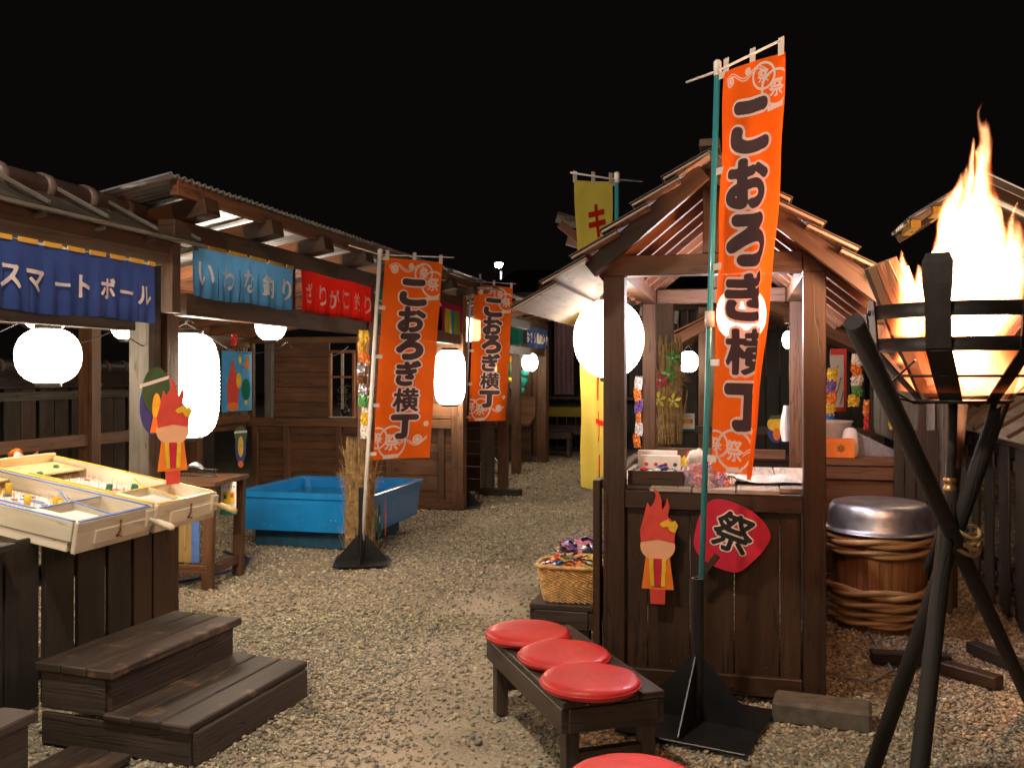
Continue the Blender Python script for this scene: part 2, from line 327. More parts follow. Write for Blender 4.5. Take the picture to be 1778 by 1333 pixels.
# ------------------------------------------------------------------ mesh builder
class MB:
    def __init__(s, mats=None):
        s.V = []; s.F = []; s.U = []; s.I = []; s.S = []; s.mi = 0
        s.ru = random.uniform(0, 9); s.rv = random.uniform(0, 9)
    def _f(s, idx, uv, sm=False):
        s.F.append(tuple(idx)); s.U.append(uv); s.I.append(s.mi); s.S.append(sm)
    def box(s, c, size, rot=None, b=0.003, jit=0.0):
        hx, hy, hz = size[0] / 2, size[1] / 2, size[2] / 2
        b = min(b, hx * .45, hy * .45, hz * .45)
        ax = 0 if hx >= hy and hx >= hz else (1 if hy >= hz else 2)
        ou, ov = random.uniform(0, 20), random.uniform(0, 20)
        loc = []; idm = {}
        for sx in (-1, 1):
            for sy in (-1, 1):
                for sz in (-1, 1):
                    for a, p in enumerate(((sx * hx, sy * (hy - b), sz * (hz - b)), (sx * (hx - b), sy * hy, sz * (hz - b)), (sx * (hx - b), sy * (hy - b), sz * hz))):
                        idm[(sx, sy, sz, a)] = len(loc); loc.append(Vector(p))
        faces = []
        for a in range(3):
            o1, o2 = [k for k in range(3) if k != a]
            for sg in (-1, 1):
                q = []
                for s1, s2 in ((-1, -1), (1, -1), (1, 1), (-1, 1)):
                    k = [0, 0, 0]; k[a] = sg; k[o1] = s1; k[o2] = s2; q.append(idm[(*k, a)])
                faces.append(q)
            for s1 in (-1, 1):
                for s2 in (-1, 1):
                    k1 = [0, 0, 0]; k1[o1] = s1; k1[o2] = s2; k2 = list(k1); k1[a] = -1; k2[a] = 1
                    faces.append([idm[(*k1, o1)], idm[(*k2, o1)], idm[(*k2, o2)], idm[(*k1, o2)]])
        for sx in (-1, 1):
            for sy in (-1, 1):
                for sz in (-1, 1):
                    faces.append([idm[(sx, sy, sz, a)] for a in range(3)])
        R = rot.to_3x3() if rot is not None else Matrix.Identity(3)
        base = len(s.V); c = Vector(c)
        s.V += [tuple(R @ p + c) for p in loc]
        for q in faces:
            P = [loc[i] for i in q]
            n = (P[1] - P[0]).cross(P[2] - P[0])
            ctr = sum(P, Vector()) / len(P)
            if n.dot(ctr) < 0: q = q[::-1]; P = P[::-1]
            nn = [abs(v) for v in n]; fa = nn.index(max(nn))
            oth = [k for k in range(3) if k != fa]
            if fa == ax: uvs = [(p[oth[0]] * .2 + ou, p[oth[1]] + ov) for p in P]
            else:
                other = [k for k in oth if k != ax][0]
                uvs = [(p[ax] + ou, p[other] + ov + fa * .37) for p in P]
            s._f([base + i for i in q], uvs)
        return s
    def beam(s, p0, p1, wd, th, up=(0, 0, 1), b=0.003):
        """a timber from p0 to p1; wd is measured sideways, th along up"""
        p0, p1 = Vector(p0), Vector(p1); x = (p1 - p0); ln = x.length; x.normalize()
        up = Vector(up)
        if abs(x.dot(up.normalized())) > 0.98: up = Vector((0, 1, 0)) if abs(x.y) < .9 else Vector((1, 0, 0))
        y = up.cross(x).normalized(); z = x.cross(y)
        R = Matrix((x, y, z)).transposed()
        return s.box((p0 + p1) / 2, (ln, wd, th), R, b)
    def tube(s, pts, r, n=8, caps=True, sm=True):
        pts = [Vector(p) for p in pts]; rs = r if isinstance(r, (list, tuple)) else [r] * len(pts)
        base = len(s.V); prev = None; L = 0
        ls = []
        for i, p in enumerate(pts):
            t = (pts[min(i + 1, len(pts) - 1)] - pts[max(i - 1, 0)]).normalized()
            if prev is None:
                a = Vector((0, 0, 1)) if abs(t.z) < 0.9 else Vector((1, 0, 0)); u = t.cross(a).normalized()
            else:
                u = (prev - t * prev.dot(t)).normalized()
            v = t.cross(u); prev = u
            if i: L += (p - pts[i - 1]).length
            ls.append(L)
            for k in range(n):
                a = 2 * PI * k / n; s.V.append(tuple(p + (u * math.cos(a) + v * math.sin(a)) * rs[i]))
        ou, ov = random.uniform(0, 9), random.uniform(0, 9)
        for i in range(len(pts) - 1):
            for k in range(n):
                k2 = (k + 1) % n; a = base + i * n
                c0, c1 = k / n * 2 * PI * max(rs[0], .004), (k + 1) / n * 2 * PI * max(rs[0], .004)
                s._f((a + k, a + k2, a + n + k2, a + n + k), [(ls[i] + ou, c0 + ov), (ls[i] + ou, c1 + ov), (ls[i + 1] + ou, c1 + ov), (ls[i + 1] + ou, c0 + ov)], sm)
        if caps:
            s._f(tuple(base + k for k in range(n))[::-1], [(0, 0)] * n)
            e = base + (len(pts) - 1) * n; s._f(tuple(e + k for k in range(n)), [(0, 0)] * n)
        return s
    def lathe(s, prof, n=24, c=(0, 0, 0), rot=None, sm=True, sx=1, sy=1, close=True):
        base = len(s.V); c = Vector(c); R = rot.to_3x3() if rot is not None else Matrix.Identity(3)
        for r, z in prof:
            for k in range(n):
                a = 2 * PI * k / n; s.V.append(tuple(R @ Vector((r * math.cos(a) * sx, r * math.sin(a) * sy, z)) + c))
        L = 0
        for i in range(len(prof) - 1):
            d = math.hypot(prof[i + 1][0] - prof[i][0], prof[i + 1][1] - prof[i][1])
            for k in range(n):
                k2 = (k + 1) % n; a = base + i * n; rr = prof[0][0] or .1
                s._f((a + k, a + k2, a + n + k2, a + n + k), [(L, k / n * 6.28 * rr), (L, (k + 1) / n * 6.28 * rr), (L + d, (k + 1) / n * 6.28 * rr), (L + d, k / n * 6.28 * rr)], sm)
            L += d
        if close:
            if prof[0][0] > 1e-4: s._f(tuple(base + k for k in range(n))[::-1], [(0, 0)] * n)
            if prof[-1][0] > 1e-4:
                e = base + (len(prof) - 1) * n; s._f(tuple(e + k for k in range(n)), [(0, 0)] * n)
        return s
    def grid(s, fn, nu, nv, su=1.0, sv=1.0, sm=True):
        base = len(s.V)
        for j in range(nv + 1):
            for i in range(nu + 1):
                s.V.append(tuple(fn(i / nu, j / nv)))
        for j in range(nv):
            for i in range(nu):
                a = base + j * (nu + 1) + i
                s._f((a, a + 1, a + nu + 2, a + nu + 1), [(i / nu * su, j / nv * sv), ((i + 1) / nu * su, j / nv * sv), ((i + 1) / nu * su, (j + 1) / nv * sv), (i / nu * su, (j + 1) / nv * sv)], sm)
        return s
    def plate(s, outline, th, M4, sm=False):
        """a flat cut-out: outline [(x,y)], thickness th along z, placed by the 4x4 M4"""
        base = len(s.V); n = len(outline)
        for z in (0, th):
            for x, y in outline: s.V.append(tuple(M4 @ Vector((x, y, z))))
        s._f(tuple(base + k for k in range(n))[::-1], [outline[k] for k in range(n)][::-1])
        s._f(tuple(base + n + k for k in range(n)), list(outline))
        for k in range(n):
            k2 = (k + 1) % n
            s._f((base + k, base + k2, base + n + k2, base + n + k), [(0, 0), (.1, 0), (.1, .1), (0, .1)])
        return s
    def raw(s, verts, faces, sm=False):
        base = len(s.V); s.V += [tuple(v) for v in verts]
        for f in faces: s._f(tuple(base + i for i in f), [(verts[i][0], verts[i][1]) for i in f], sm)
        return s
    def build(s, name, mats, parent=None, loc=None, kind=None, label=None):
        me = bpy.data.meshes.new(name); me.from_pydata(s.V, [], s.F)
        uv = me.uv_layers.new(name='UVMap')
        flat = np.array([c for f in s.U for p in f for c in (p[0] + 0, p[1] + 0)], dtype=np.float32)
        uv.data.foreach_set('uv', flat)
        mats = mats if isinstance(mats, (list, tuple)) else [mats]
        for m in mats: me.materials.append(m)
        me.polygons.foreach_set('material_index', s.I); me.polygons.foreach_set('use_smooth', s.S)
        me.update()
        o = bpy.data.objects.new(name, me); C.objects.link(o)
        if parent is not None: o.parent = parent
        if loc is not None: o.location = loc
        if kind: o['kind'] = kind
        if label: o['label'] = label
        return o

def thing(name, label, cat, loc=(0, 0, 0), rz=0.0, group=None):
    o = bpy.data.objects.new(name, None); C.objects.link(o)
    o.empty_display_size = 0.1
    o.location = loc; o.rotation_euler = (0, 0, rz); o['label'] = label; o['category'] = cat
    if group: o['group'] = group
    return o
def tag(o, label, cat, group=None):
    o['label'] = label; o['category'] = cat
    if group: o['group'] = group
    return o
def beam(par, name, p0, p1, wd, th, mat, up=(0, 0, 1), b=0.003, label=None):
    return MB().beam(p0, p1, wd, th, up, b).build(name, M[mat] if isinstance(mat, str) else mat, par, label=label)
def box(par, name, c, size, mat, rot=None, b=0.003, label=None):
    return MB().box(c, size, rot, b).build(name, M[mat] if isinstance(mat, str) else mat, par, label=label)
def copy_tree(root, loc, rz=None, label=None):
    def cp(o, par):
        c = o.copy(); C.objects.link(c)
        if par is not None: c.parent = par
        for ch in o.children: cp(ch, c)
        return c
    kids = list(root.children)
    r = root.copy(); C.objects.link(r)
    for ch in kids: cp(ch, r)
    r.location = loc
    if rz is not None: r.rotation_euler = (0, 0, rz)
    if label: r['label'] = label
    return r

# ------------------------------------------------------------------ lettering
def font_mesh(ch):
    c = bpy.data.curves.new('glyph', 'FONT'); c.body = ch; c.resolution_u = 4
    o = bpy.data.objects.new('glyph', c); C.objects.link(o)
    bpy.context.view_layer.update()
    me = bpy.data.meshes.new_from_object(o.evaluated_get(bpy.context.evaluated_depsgraph_get()))
    me.calc_loop_triangles()
    V = np.array([v.co[:2] for v in me.vertices]); T = np.array([t.vertices[:] for t in me.loop_triangles])
    bpy.data.objects.remove(o); bpy.data.curves.remove(c); bpy.data.meshes.remove(me)
    return V, T
_G = {}
def glyph(ch, dil, n=72, box_=True):
    """one character as a fine cell mesh in a unit square, its strokes thickened by dil; edges by marching squares"""
    key = (ch, round(dil, 4), n)
    if key in _G: return _G[key]
    V, T = font_mesh(ch)
    lo, hi = V.min(0), V.max(0)
    if box_ and ch not in 'ー一丁':
        sc = 0.84 / max(hi - lo)
    else: sc = 0.92
    ctr = (lo + hi) / 2
    P = (V - ctr) * sc + 0.5
    pad = 0.14; m = 260
    g = (np.arange(m) + .5) / m * (1 + 2 * pad) - pad
    X, Y = np.meshgrid(g, g)
    img = np.zeros((m, m), bool)
    for t in T:
        a, b, c = P[t[0]], P[t[1]], P[t[2]]
        x0, x1 = min(a[0], b[0], c[0]), max(a[0], b[0], c[0]); y0, y1 = min(a[1], b[1], c[1]), max(a[1], b[1], c[1])
        i0, i1 = np.searchsorted(g, [x0, x1]); j0, j1 = np.searchsorted(g, [y0, y1])
        i0 = max(i0 - 1, 0); j0 = max(j0 - 1, 0); i1 = min(i1 + 1, m); j1 = min(j1 + 1, m)
        xx, yy = X[j0:j1, i0:i1], Y[j0:j1, i0:i1]
        def e(p, q): return (q[0] - p[0]) * (yy - p[1]) - (q[1] - p[1]) * (xx - p[0])
        e1, e2, e3 = e(a, b), e(b, c), e(c, a)
        img[j0:j1, i0:i1] |= ((e1 >= -1e-6) & (e2 >= -1e-6) & (e3 >= -1e-6)) | ((e1 <= 1e-6) & (e2 <= 1e-6) & (e3 <= 1e-6))
    px = (1 + 2 * pad) / m
    def disc(a, r):
        k = max(1, r / px); q = np.arange(m); q = np.minimum(q, m - q)
        D = (np.hypot(*np.meshgrid(q, q)) <= k).astype(float); D /= D.sum()
        return np.real(np.fft.ifft2(np.fft.fft2(a) * np.fft.fft2(D)))
    f = img.astype(float)
    if dil > 0: f = (disc(f, dil) > 0.02).astype(float)
    f = disc(f, 0.012)
    gi = np.linspace(-pad, 1 + pad, n + 1); ii = np.clip(((gi + pad) / px - .5), 0, m - 1.001)
    i0 = ii.astype(int); fr = ii - i0
    rows = f[i0] * (1 - fr)[:, None] + f[np.minimum(i0 + 1, m - 1)] * fr[:, None]
    A = rows[:, i0] * (1 - fr)[None, :] + rows[:, np.minimum(i0 + 1, m - 1)] * fr[None, :]
    A -= 0.5
    verts = []; idx = {}; faces = []
    def vid(k, p):
        if k not in idx: idx[k] = len(verts); verts.append(p)
        return idx[k]
    for j in range(n):
        for i in range(n):
            cs = ((i, j), (i + 1, j), (i + 1, j + 1), (i, j + 1))
            vals = [A[y, x] for x, y in cs]
            if max(vals) <= 0: continue
            poly = []
            for k in range(4):
                (x, y), (x2, y2) = cs[k], cs[(k + 1) % 4]; a, b = vals[k], vals[(k + 1) % 4]
                if a > 0: poly.append(vid((x, y), (gi[x], gi[y])))
                if (a > 0) != (b > 0):
                    t = a / (a - b); kk = ('e',) + tuple(sorted(((x, y), (x2, y2)))[0] + sorted(((x, y), (x2, y2)))[1])
                    poly.append(vid(kk, (gi[x] + (gi[x2] - gi[x]) * t, gi[y] + (gi[y2] - gi[y]) * t)))
            if len(poly) >= 3: faces.append(tuple(poly))
    _G[key] = (verts, faces)
    return _G[key]
def put_glyph(mb, ch, x, y, size, fn, dil=0.02, n=40, wx=1.0, shear=0.0, turn=False):
    """glyph centred at x,y of a flat layout; fn maps layout to a point"""
    vs, fs = glyph(ch, dil, n)
    if turn: vs = [(.5 + (b - .5) / wx, .5 + (a - .5)) for a, b in vs]
    mb.raw([fn(x + (a - .5) * size * wx + (b - .5) * size * shear, y + (b - .5) * size) for a, b in vs], fs)
def ribbon(mb, pts, wd, fn, closed=False):
    P = [Vector((p[0], p[1])) for p in pts]; n = len(P); base = len(mb.V); vs = []
    for i in range(n):
        a = P[(i - 1) % n] if closed or i else P[i]; b = P[(i + 1) % n] if closed or i < n - 1 else P[i]
        t = (b - a).normalized(); q = Vector((-t.y, t.x)) * wd / 2
        vs += [fn(*(P[i] - q)), fn(*(P[i] + q))]
    fs = [(2 * i, 2 * i + 2, 2 * i + 3, 2 * i + 1) for i in range(n - 1)]
    if closed: fs.append((2 * n - 2, 0, 1, 2 * n - 1))
    mb.raw(vs, fs)
def circle(cx, cy, r, n=28, a0=0, a1=2 * PI, sy=1.0):
    return [(cx + r * math.cos(a0 + (a1 - a0) * k / n), cy + r * sy * math.sin(a0 + (a1 - a0) * k / n)) for k in range(n + (0 if abs(a1 - a0) > 6.2 else 1))]
def disc_fill(mb, cx, cy, r, fn, n=20, sy=1.0):
    pts = circle(cx, cy, r, n, sy=sy); vs = [fn(cx, cy)] + [fn(*p) for p in pts]
    mb.raw(vs, [(0, 1 + k, 1 + (k + 1) % n) for k in range(n)])

# ================================================================== SETTING
def ground_fn(u, v):
    x, y = -45 + 90 * u, -25 + 95 * v
    return Vector((x, y, 0.012 * mnoise.noise(Vector((x * .8, y * .8, 0))) - 0.012))
g = MB().grid(ground_fn, 120, 120).build('ground', M['ground']); g['kind'] = 'structure'

def build_gravel():
    rng = np.random.default_rng(5)
    pts = []; sc = []
    def scatter(n, d0, d1, size, pw=1.0):
        d = d0 + (d1 - d0) * rng.random(n) ** pw
        xc = (rng.random(n) * 2 - 1) * 0.64 * d + rng.normal(0, .1, n)
        x = CA * xc - SA * d; y = SA * xc + CA * d
        keep = (x > -6.0) & (x < 4.2)
        # a trodden, sandy track runs along the lane
        trk = np.array([mnoise.noise(Vector((a * .9, b * .55, 3.0))) for a, b in zip(x, y)])
        lane = np.exp(-((x + 1.32) / 0.55) ** 2)
        p = 1 - np.clip(lane * 1.5 * (0.78 + trk * 1.6), 0, 0.97) * np.clip(1.25 - (y / 9.0), 0.25, 1)
        keep &= rng.random(n) < p
        x, y = x[keep], y[keep]
        s = size * rng.lognormal(0, .28, len(x))
        z = 0.012 * np.array([mnoise.noise(Vector((a * .8, b * .8, 0))) for a, b in zip(x, y)]) - 0.012 + s * rng.uniform(-.1, .75, len(x))
        pts.append(np.stack([x, y, z], 1)); sc.append(s)
    scatter(84000, 1.9, 6.0, 0.0077, 0.62)
    scatter(78000, 5.6, 11.0, 0.0088, 0.75)
    scatter(22000, 10.5, 17.0, 0.0135, 0.8)
    P = np.concatenate(pts).astype(np.float32); SZ = np.concatenate(sc).astype(np.float32)
    me = bpy.data.meshes.new('gravel'); me.vertices.add(len(P)); me.vertices.foreach_set('co', P.ravel())
    at_ = me.attributes.new('size', 'FLOAT', 'POINT'); at_.data.foreach_set('value', SZ)
    me.update()
    o = bpy.data.objects.new('gravel', me); C.objects.link(o); o['kind'] = 'stuff'
    me.materials.append(M['pebble'])
    ng = bpy.data.node_groups.new('pebbles', 'GeometryNodeTree')
    ng.interface.new_socket('Geometry', in_out='INPUT', socket_type='NodeSocketGeometry')
    ng.interface.new_socket('Geometry', in_out='OUTPUT', socket_type='NodeSocketGeometry')
    L = ng.links.new; nn = ng.nodes.new
    gi, go = nn('NodeGroupInput'), nn('NodeGroupOutput')
    ico = nn('GeometryNodeMeshIcoSphere'); ico.inputs['Radius'].default_value = 1; ico.inputs['Subdivisions'].default_value = 2
    sp = nn('GeometryNodeSetPosition'); nz = nn('ShaderNodeTexNoise'); nz.inputs['Scale'].default_value = 1.1
    sub = nn('ShaderNodeVectorMath'); sub.operation = 'SUBTRACT'; sub.inputs[1].default_value = (.5, .5, .5)
    mul = nn('ShaderNodeVectorMath'); mul.operation = 'SCALE'; mul.inputs[3].default_value = 1.1
    L(nz.outputs['Color'], sub.inputs[0]); L(sub.outputs[0], mul.inputs[0]); L(mul.outputs[0], sp.inputs['Offset']); L(ico.outputs[0], sp.inputs['Geometry'])
    ss = nn('GeometryNodeSetShadeSmooth'); L(sp.outputs[0], ss.inputs[0])
    sm = nn('GeometryNodeSetMaterial'); sm.inputs['Material'].default_value = M['pebble']; L(ss.outputs[0], sm.inputs[0])
    iop = nn('GeometryNodeInstanceOnPoints'); L(gi.outputs[0], iop.inputs['Points']); L(sm.outputs[0], iop.inputs['Instance'])
    rr = nn('FunctionNodeRandomValue'); rr.data_type = 'FLOAT_VECTOR'; rr.inputs[0].default_value = (-.5, -.5, 0); rr.inputs[1].default_value = (.5, .5, 6.28)
    L(rr.outputs[0], iop.inputs['Rotation'])
    rs = nn('FunctionNodeRandomValue'); rs.data_type = 'FLOAT_VECTOR'; rs.inputs[0].default_value = (.8, .65, .45); rs.inputs[1].default_value = (1.35, 1.05, .8)
    na = nn('GeometryNodeInputNamedAttribute'); na.data_type = 'FLOAT'; na.inputs['Name'].default_value = 'size'
    m2 = nn('ShaderNodeVectorMath'); m2.operation = 'SCALE'; L(rs.outputs[0], m2.inputs[0]); L(na.outputs['Attribute'], m2.inputs[3])
    L(m2.outputs[0], iop.inputs['Scale']); L(iop.outputs[0], go.inputs[0])
    md = o.modifiers.new('pebbles', 'NODES'); md.node_group = ng
build_gravel()

# ================================================================== REUSED BUILDERS
def lantern(loc, rx, rz, label, p=2.3, mat='lantern', cord=0.25, group='lit paper lanterns', n=22, ring=0.42, tilt=0, name='paper_lantern'):
    t = thing(name, label, 'lantern', loc, 0, group)
    steps = 26; prof = []; tm = (1 - ring ** p) ** (1 / p)
    for i in range(steps * 2 + 1):
        k = -tm + 2 * tm * i / (steps * 2)
        r = rx * (1 - abs(k) ** p) ** (1 / p)
        prof.append((r * (1.0 if i % 2 else 0.972), k / tm * rz))
    m = MB().lathe(prof, n, close=True); m.build('paper_shade', M[mat], t)
    rr = prof[0][0]
    MB().lathe([(rr * 1.03, rz - .004), (rr * 1.06, rz + .022), (rr * .8, rz + .03), (rr * .78, rz + .004)], n, close=False).build('ring', M['cap'], t)
    MB().lathe([(rr * 1.03, -rz + .004), (rr * 1.05, -rz - .02), (rr * .8, -rz - .026), (rr * .78, -rz)], n, close=False).build('ring', M['cap'], t)
    wb = MB(); wb.tube([(-rr, 0, rz + .02), (0, 0, rz + .07), (rr, 0, rz + .02)], .0025, 5); wb.tube([(0, 0, rz + .07), (0.004, 0, rz + cord)], .0025, 5)
    wb.tube([(0.004, 0, rz + cord), (.05, .02, rz + cord - .05), (.02, .0, rz + .09), (0, 0, rz + .06)], .0022, 5)
    wb.build('hanging_cord', M['wire'], t)
    return t

def noren(label, X, y0, y1, z0, z1, mat, text, n_pan, chars_at=None, lmat='letter', size=None, strips=True, group='shop curtains with the names of the games', csz=None, dil=.03, matlist=None, wx=1.0, wave=.012):
    """a split shop curtain facing +X; text runs along +Y. Parts: cloth panels, lettering, top strips"""
    t = thing('noren_curtain', label, 'shop curtain', (X, y0, z0), 0, group)
    Lw, H = y1 - y0, z1 - z0
    ph = random.uniform(0, 6)
    def surf(y, z, o=0.0):
        k = 1 - z / H
        return Vector((o + wave * math.sin(y * 21 + ph + .8 * math.sin(z * 9)) * (.25 + k) + 0.008 * math.sin(y * 57 + ph * 2) * k, y, z + .006 * math.sin(y * 9 + ph)))
    pw = Lw / n_pan
    topz = H * .80
    MB().grid(lambda u, v: surf(u * Lw, topz + (H - topz) * v), int(Lw / .02), 3).build('top_band', M[(matlist or [mat])[0]], t)
    for k in range(n_pan):
        a, b = k * pw, (k + 1) * pw + .001
        sk = 0
        mm = matlist[k % len(matlist)] if matlist else mat
        if k:
            yk, wob = k * pw, random.uniform(-.008, .008)
            MB().grid(lambda u, v: surf(yk + (u - .5) * .005 + wob * math.sin(v * 3.1), H * .02 + H * .66 * v, .0105), 1, 10).build('slit', M['inkblack'], t)
        MB().grid(lambda u, v: surf(a + (b - a) * u + sk * (1 - v) ** 2, topz * v), 16, 20).build('cloth_panel', M[mm], t)
    if text:
        sz = csz or pw * .82
        for k, ch in enumerate(text):
            cyy = (chars_at[k] - y0) if chars_at else (k + .5) * Lw / len(text)
            lm = MB(); put_glyph(lm, ch, cyy, H * .46, sz, lambda x, z: surf(x, z, .0125), dil, 34, wx); lm.build('lettering', M[lmat], t)
    if strips:
        for k in range(n_pan + 1):
            a, b = max(0, (k - .5) * pw + .018), min(Lw, (k + .5) * pw - .018)
            box(t, 'top_strip', (.004, (a + b) / 2, H + .004), (.006, b - a, .022), 'gold', b=.001)
    return t

def banner(label, base, pole_top, z_low, bar_back, bar_free, chars, mats, group=None, pole_r=.014, pipe=None, left=True, wave=.02, width=None, lowfree=None, csize=.30, deco=True, vtop=0.10, vbot=0.90, pole_low=None, ph=0.0, nclip=5, sleeve=None, dil=.05, ink='inkdark', outl=.042, uc=.5, wxx=1.0):
    """upright festival banner: tube pole, cross bar, cloth hung by loops, printed lettering. World coordinates."""
    base, pt = Vector(base), Vector(pole_top)
    t = thing('festival_banner', label, 'banner', (base.x, base.y, 0), 0, group)
    O = Vector((base.x, base.y, 0))
    W = lambda v: Vector(v) - O
    pm, cm, bm = mats
    p_at = lambda z: base + (pt - base) * ((z - base.z) / (pt.z - base.z))
    free = Vector(bar_free)
    MB().tube([W(base), W(p_at((base.z + pt.z) / 2)), W(pt)], pole_r, 12).build('pole', M[pm], t)
    MB().tube([W(bar_back), W(pt - Vector((0, 0, .03))), W(free)], .0055, 7).build('cross_bar', M['whitepole'], t)
    MB().lathe([(pole_r * 1.25, -.05), (pole_r * 1.3, .01), (pole_r * .8, .018)], 12, c=W(pt)).build('pole_cap', M['whitepole'], t)
    dirn = (free - pt); dirn.z = 0; full = dirn.length; dirn.normalize()
    wd = width or full * .93
    drop = .05
    topL = p_at(pt.z - drop) + dirn * (pole_r + .03)
    slope = (free.z - pt.z) / full
    topR = topL + dirn * wd + Vector((0, 0, slope * wd))
    botL = p_at(z_low) + dirn * (pole_r + .03)
    botR = Vector(lowfree) if lowfree else botL + dirn * wd * .96
    nrm = dirn.cross(Vector((0, 0, 1))).normalized()
    if nrm.dot(Vector((0, 0, 0)) - pt) < 0: nrm = -nrm
    flip = not left
    Hh = (topL - botL).length
    def cl(u, v, off=0.0):      # u 0..1 from the left edge as read, v 0 top
        q = 1 - u if flip else u
        A = topL.lerp(topR, q); B = botL.lerp(botR, q)
        P = A.lerp(B, v)
        amp = wave * (.25 + v) * min(1, q * 3)
        n_ = amp * math.sin(q * 5.2 + v * 2.4 + ph) + amp * .45 * math.sin(q * 11 - v * 3.5 + ph * 2) + .004 * math.sin(v * 23 + q * 3)
        sag = .012 * (abs(math.sin(q * PI * 2)) if v < .02 else 0)
        return P + nrm * (n_ + off) - O - Vector((0, 0, sag * 0))
    MB().grid(lambda u, v: cl(u, v), 34, 90).build('banner_cloth', M[cm], t)
    asp = Hh / wd
    fl = lambda x, y: cl(x, (1 - y / asp), 0.0016)     # layout: x 0..1, y 0..asp (up)
    fl2 = lambda x, y: cl(x, (1 - y / asp), 0.0034)
    fd = lambda x, y: cl(min(max(x, .012), .985), (1 - y / asp), 0.0010)
    sz = csize / wd
    dec = MB()
    ys = [asp * (1 - (vtop + (vbot - vtop) * (k + .5) / len(chars))) for k in range(len(chars))]
    for ch, y in zip(chars, ys):
        dd = {'横': .026, 'ぎ': .052, 'お': .062, 'ズ': .024, 'キ': .04}.get(ch, dil)
        if outl:
            m = MB(); put_glyph(m, ch, uc, y, sz, fl, max(dd, .034) + outl, 56, wxx); m.build('white_outline', M['inkwhite'], t)
        m = MB(); put_glyph(m, ch, uc, y, sz, fl2, dd, 64, wxx, turn=(ch == 'ー')); m.build('lettering', M[ink], t)
    if deco:
        for cx_, cy_, r, ch in ((.86, asp - .36, .20, '祭'), (.68, asp - .20, .15, '祭'), (.32, .27, .25, '祭'), (.06, .34, .16, '祭')):
            ribbon(dec, circle(cx_, cy_, r, 30), .03, fd, True)
            put_glyph(dec, ch, cx_, cy_, r * 1.25, fd, .02, 36)
            dec.build('festival_crest', M['inkwhite'], t); dec = MB()
        for cx_, cy_, r in ((.17, asp - .17, .055), (.45, asp - .10, .04), (.78, .30, .07), (.90, .55, .035)):
            ribbon(dec, circle(cx_, cy_, r, 18), .018, fd, True); disc_fill(dec, cx_, cy_, r * .6, fd, 12)
            ribbon(dec, circle(cx_, cy_, r * .8, 18), .01, fd, True); dec.build('blossom_print', M['inkwhite'], t); dec = MB()
        for a in (0, .03):
            ribbon(dec, [(.08 + .05 * k, asp - .12 - a + .05 * math.sin(k * .75)) for k in range(14)], .014, fd)
            ribbon(dec, [(.45 + .04 * k, .24 - a + .05 * math.sin(k * .6) + k * .006) for k in range(13)], .014, fd)
        dec.build('swirl_print', M['inkwhite'], t)
        for q in ([(.74, asp - .60), (.97, asp - .57)], [(.18, .035), (.46, .05)]):
            m = MB(); ribbon(m, q, .06, fd); m.build('fan_print', M['inkwhite'], t)
    # loops
    def loop(p, q, wdt, name='loop'):
        p, q = Vector(p), Vector(q)
        MB().beam(p - O, q - O, wdt, .003, up=nrm, b=.0005).build(name, M['clip'], t)
    for k in (0.04, .5, .96):
        A = topL.lerp(topR, k); up_ = pt.lerp(free, ((A - pt).dot(dirn)) / full)
        loop(A - Vector((0, 0, .012)), Vector((up_.x, up_.y, up_.z + .012)) , .032)
    for k in range(nclip):
        v = .004 + k / (nclip - 1) * .965
        A = topL.lerp(botL, v); 
        loop(p_at(A.z) - dirn * (pole_r + .004), A + dirn * .03, .030)
    return t, p_at

def base_stand(t, O, z_pipe, r=.023, spread=.22, plate=True, ang=0.0):
    """black steel foot: tube with triangular gussets on a plate, parts of the banner t"""
    MB().lathe([(r, .03), (r, z_pipe)], 16, close=False).build('base_tube', M['stand'], t)
    MB().lathe([(r, z_pipe), (r * .8, z_pipe)], 16, close=False).build('tube_rim', M['clip'], t)
    for k in range(4):
        a = ang + k * PI / 2
        R = Matrix.Rotation(a, 4, 'Z') @ Matrix.Rotation(PI / 2, 4, 'X')
        MB().plate([(r * .9, .02), (spread, .02), (spread, .032), (r * .9, .02 + spread * 1.05)], .006, R).build('gusset', M['stand'], t)
    if plate:
        MB().box((0, 0, .012), (spread * 2.1, spread * 2.1, .012), Matrix.Rotation(ang, 3, 'Z')).build('base_plate', M['stand'], t)

# ================================================================== LEFT ROW
XL = -3.18
# ---- smart ball stall
st = thing('smart_ball_stall', 'weathered dark stall at the left edge with slat front and small tiled roof', 'stall', (XL, 3.0, 0))
o = st.location
def lb(name, p0, p1, wd, th, mat, par=None, **k):
    par = par or st
    oo = par.location
    return beam(par, name, Vector(p0) - oo, Vector(p1) - oo, wd, th, mat, **k)
lb('post', (-3.457, 4.81, 0), (-3.457, 4.81, 2.24), .12, .135, 'grey', up=(1, 0, 0))
lb('tie_beam', (-3.46, 4.83, 2.18), (XL - .03, 4.42, 2.18), .06, .08, 'grey')
lb('post', (XL - .02, 2.3, 0), (XL - .02, 2.3, 2.22), .15, .15, 'grey', up=(1, 0, 0))
lb('top_beam', (XL, 1.2, 2.20), (XL, 4.50, 2.20), .12, .09, 'grey')
lb('top_beam', (XL - .03, 1.2, 2.265), (XL - .03, 4.50, 2.265), .10, .035, 'grey')
lb('lower_beam', (XL - .01, 1.2, 1.815), (XL - .01, 4.31, 1.815), .07, .06, 'grey')
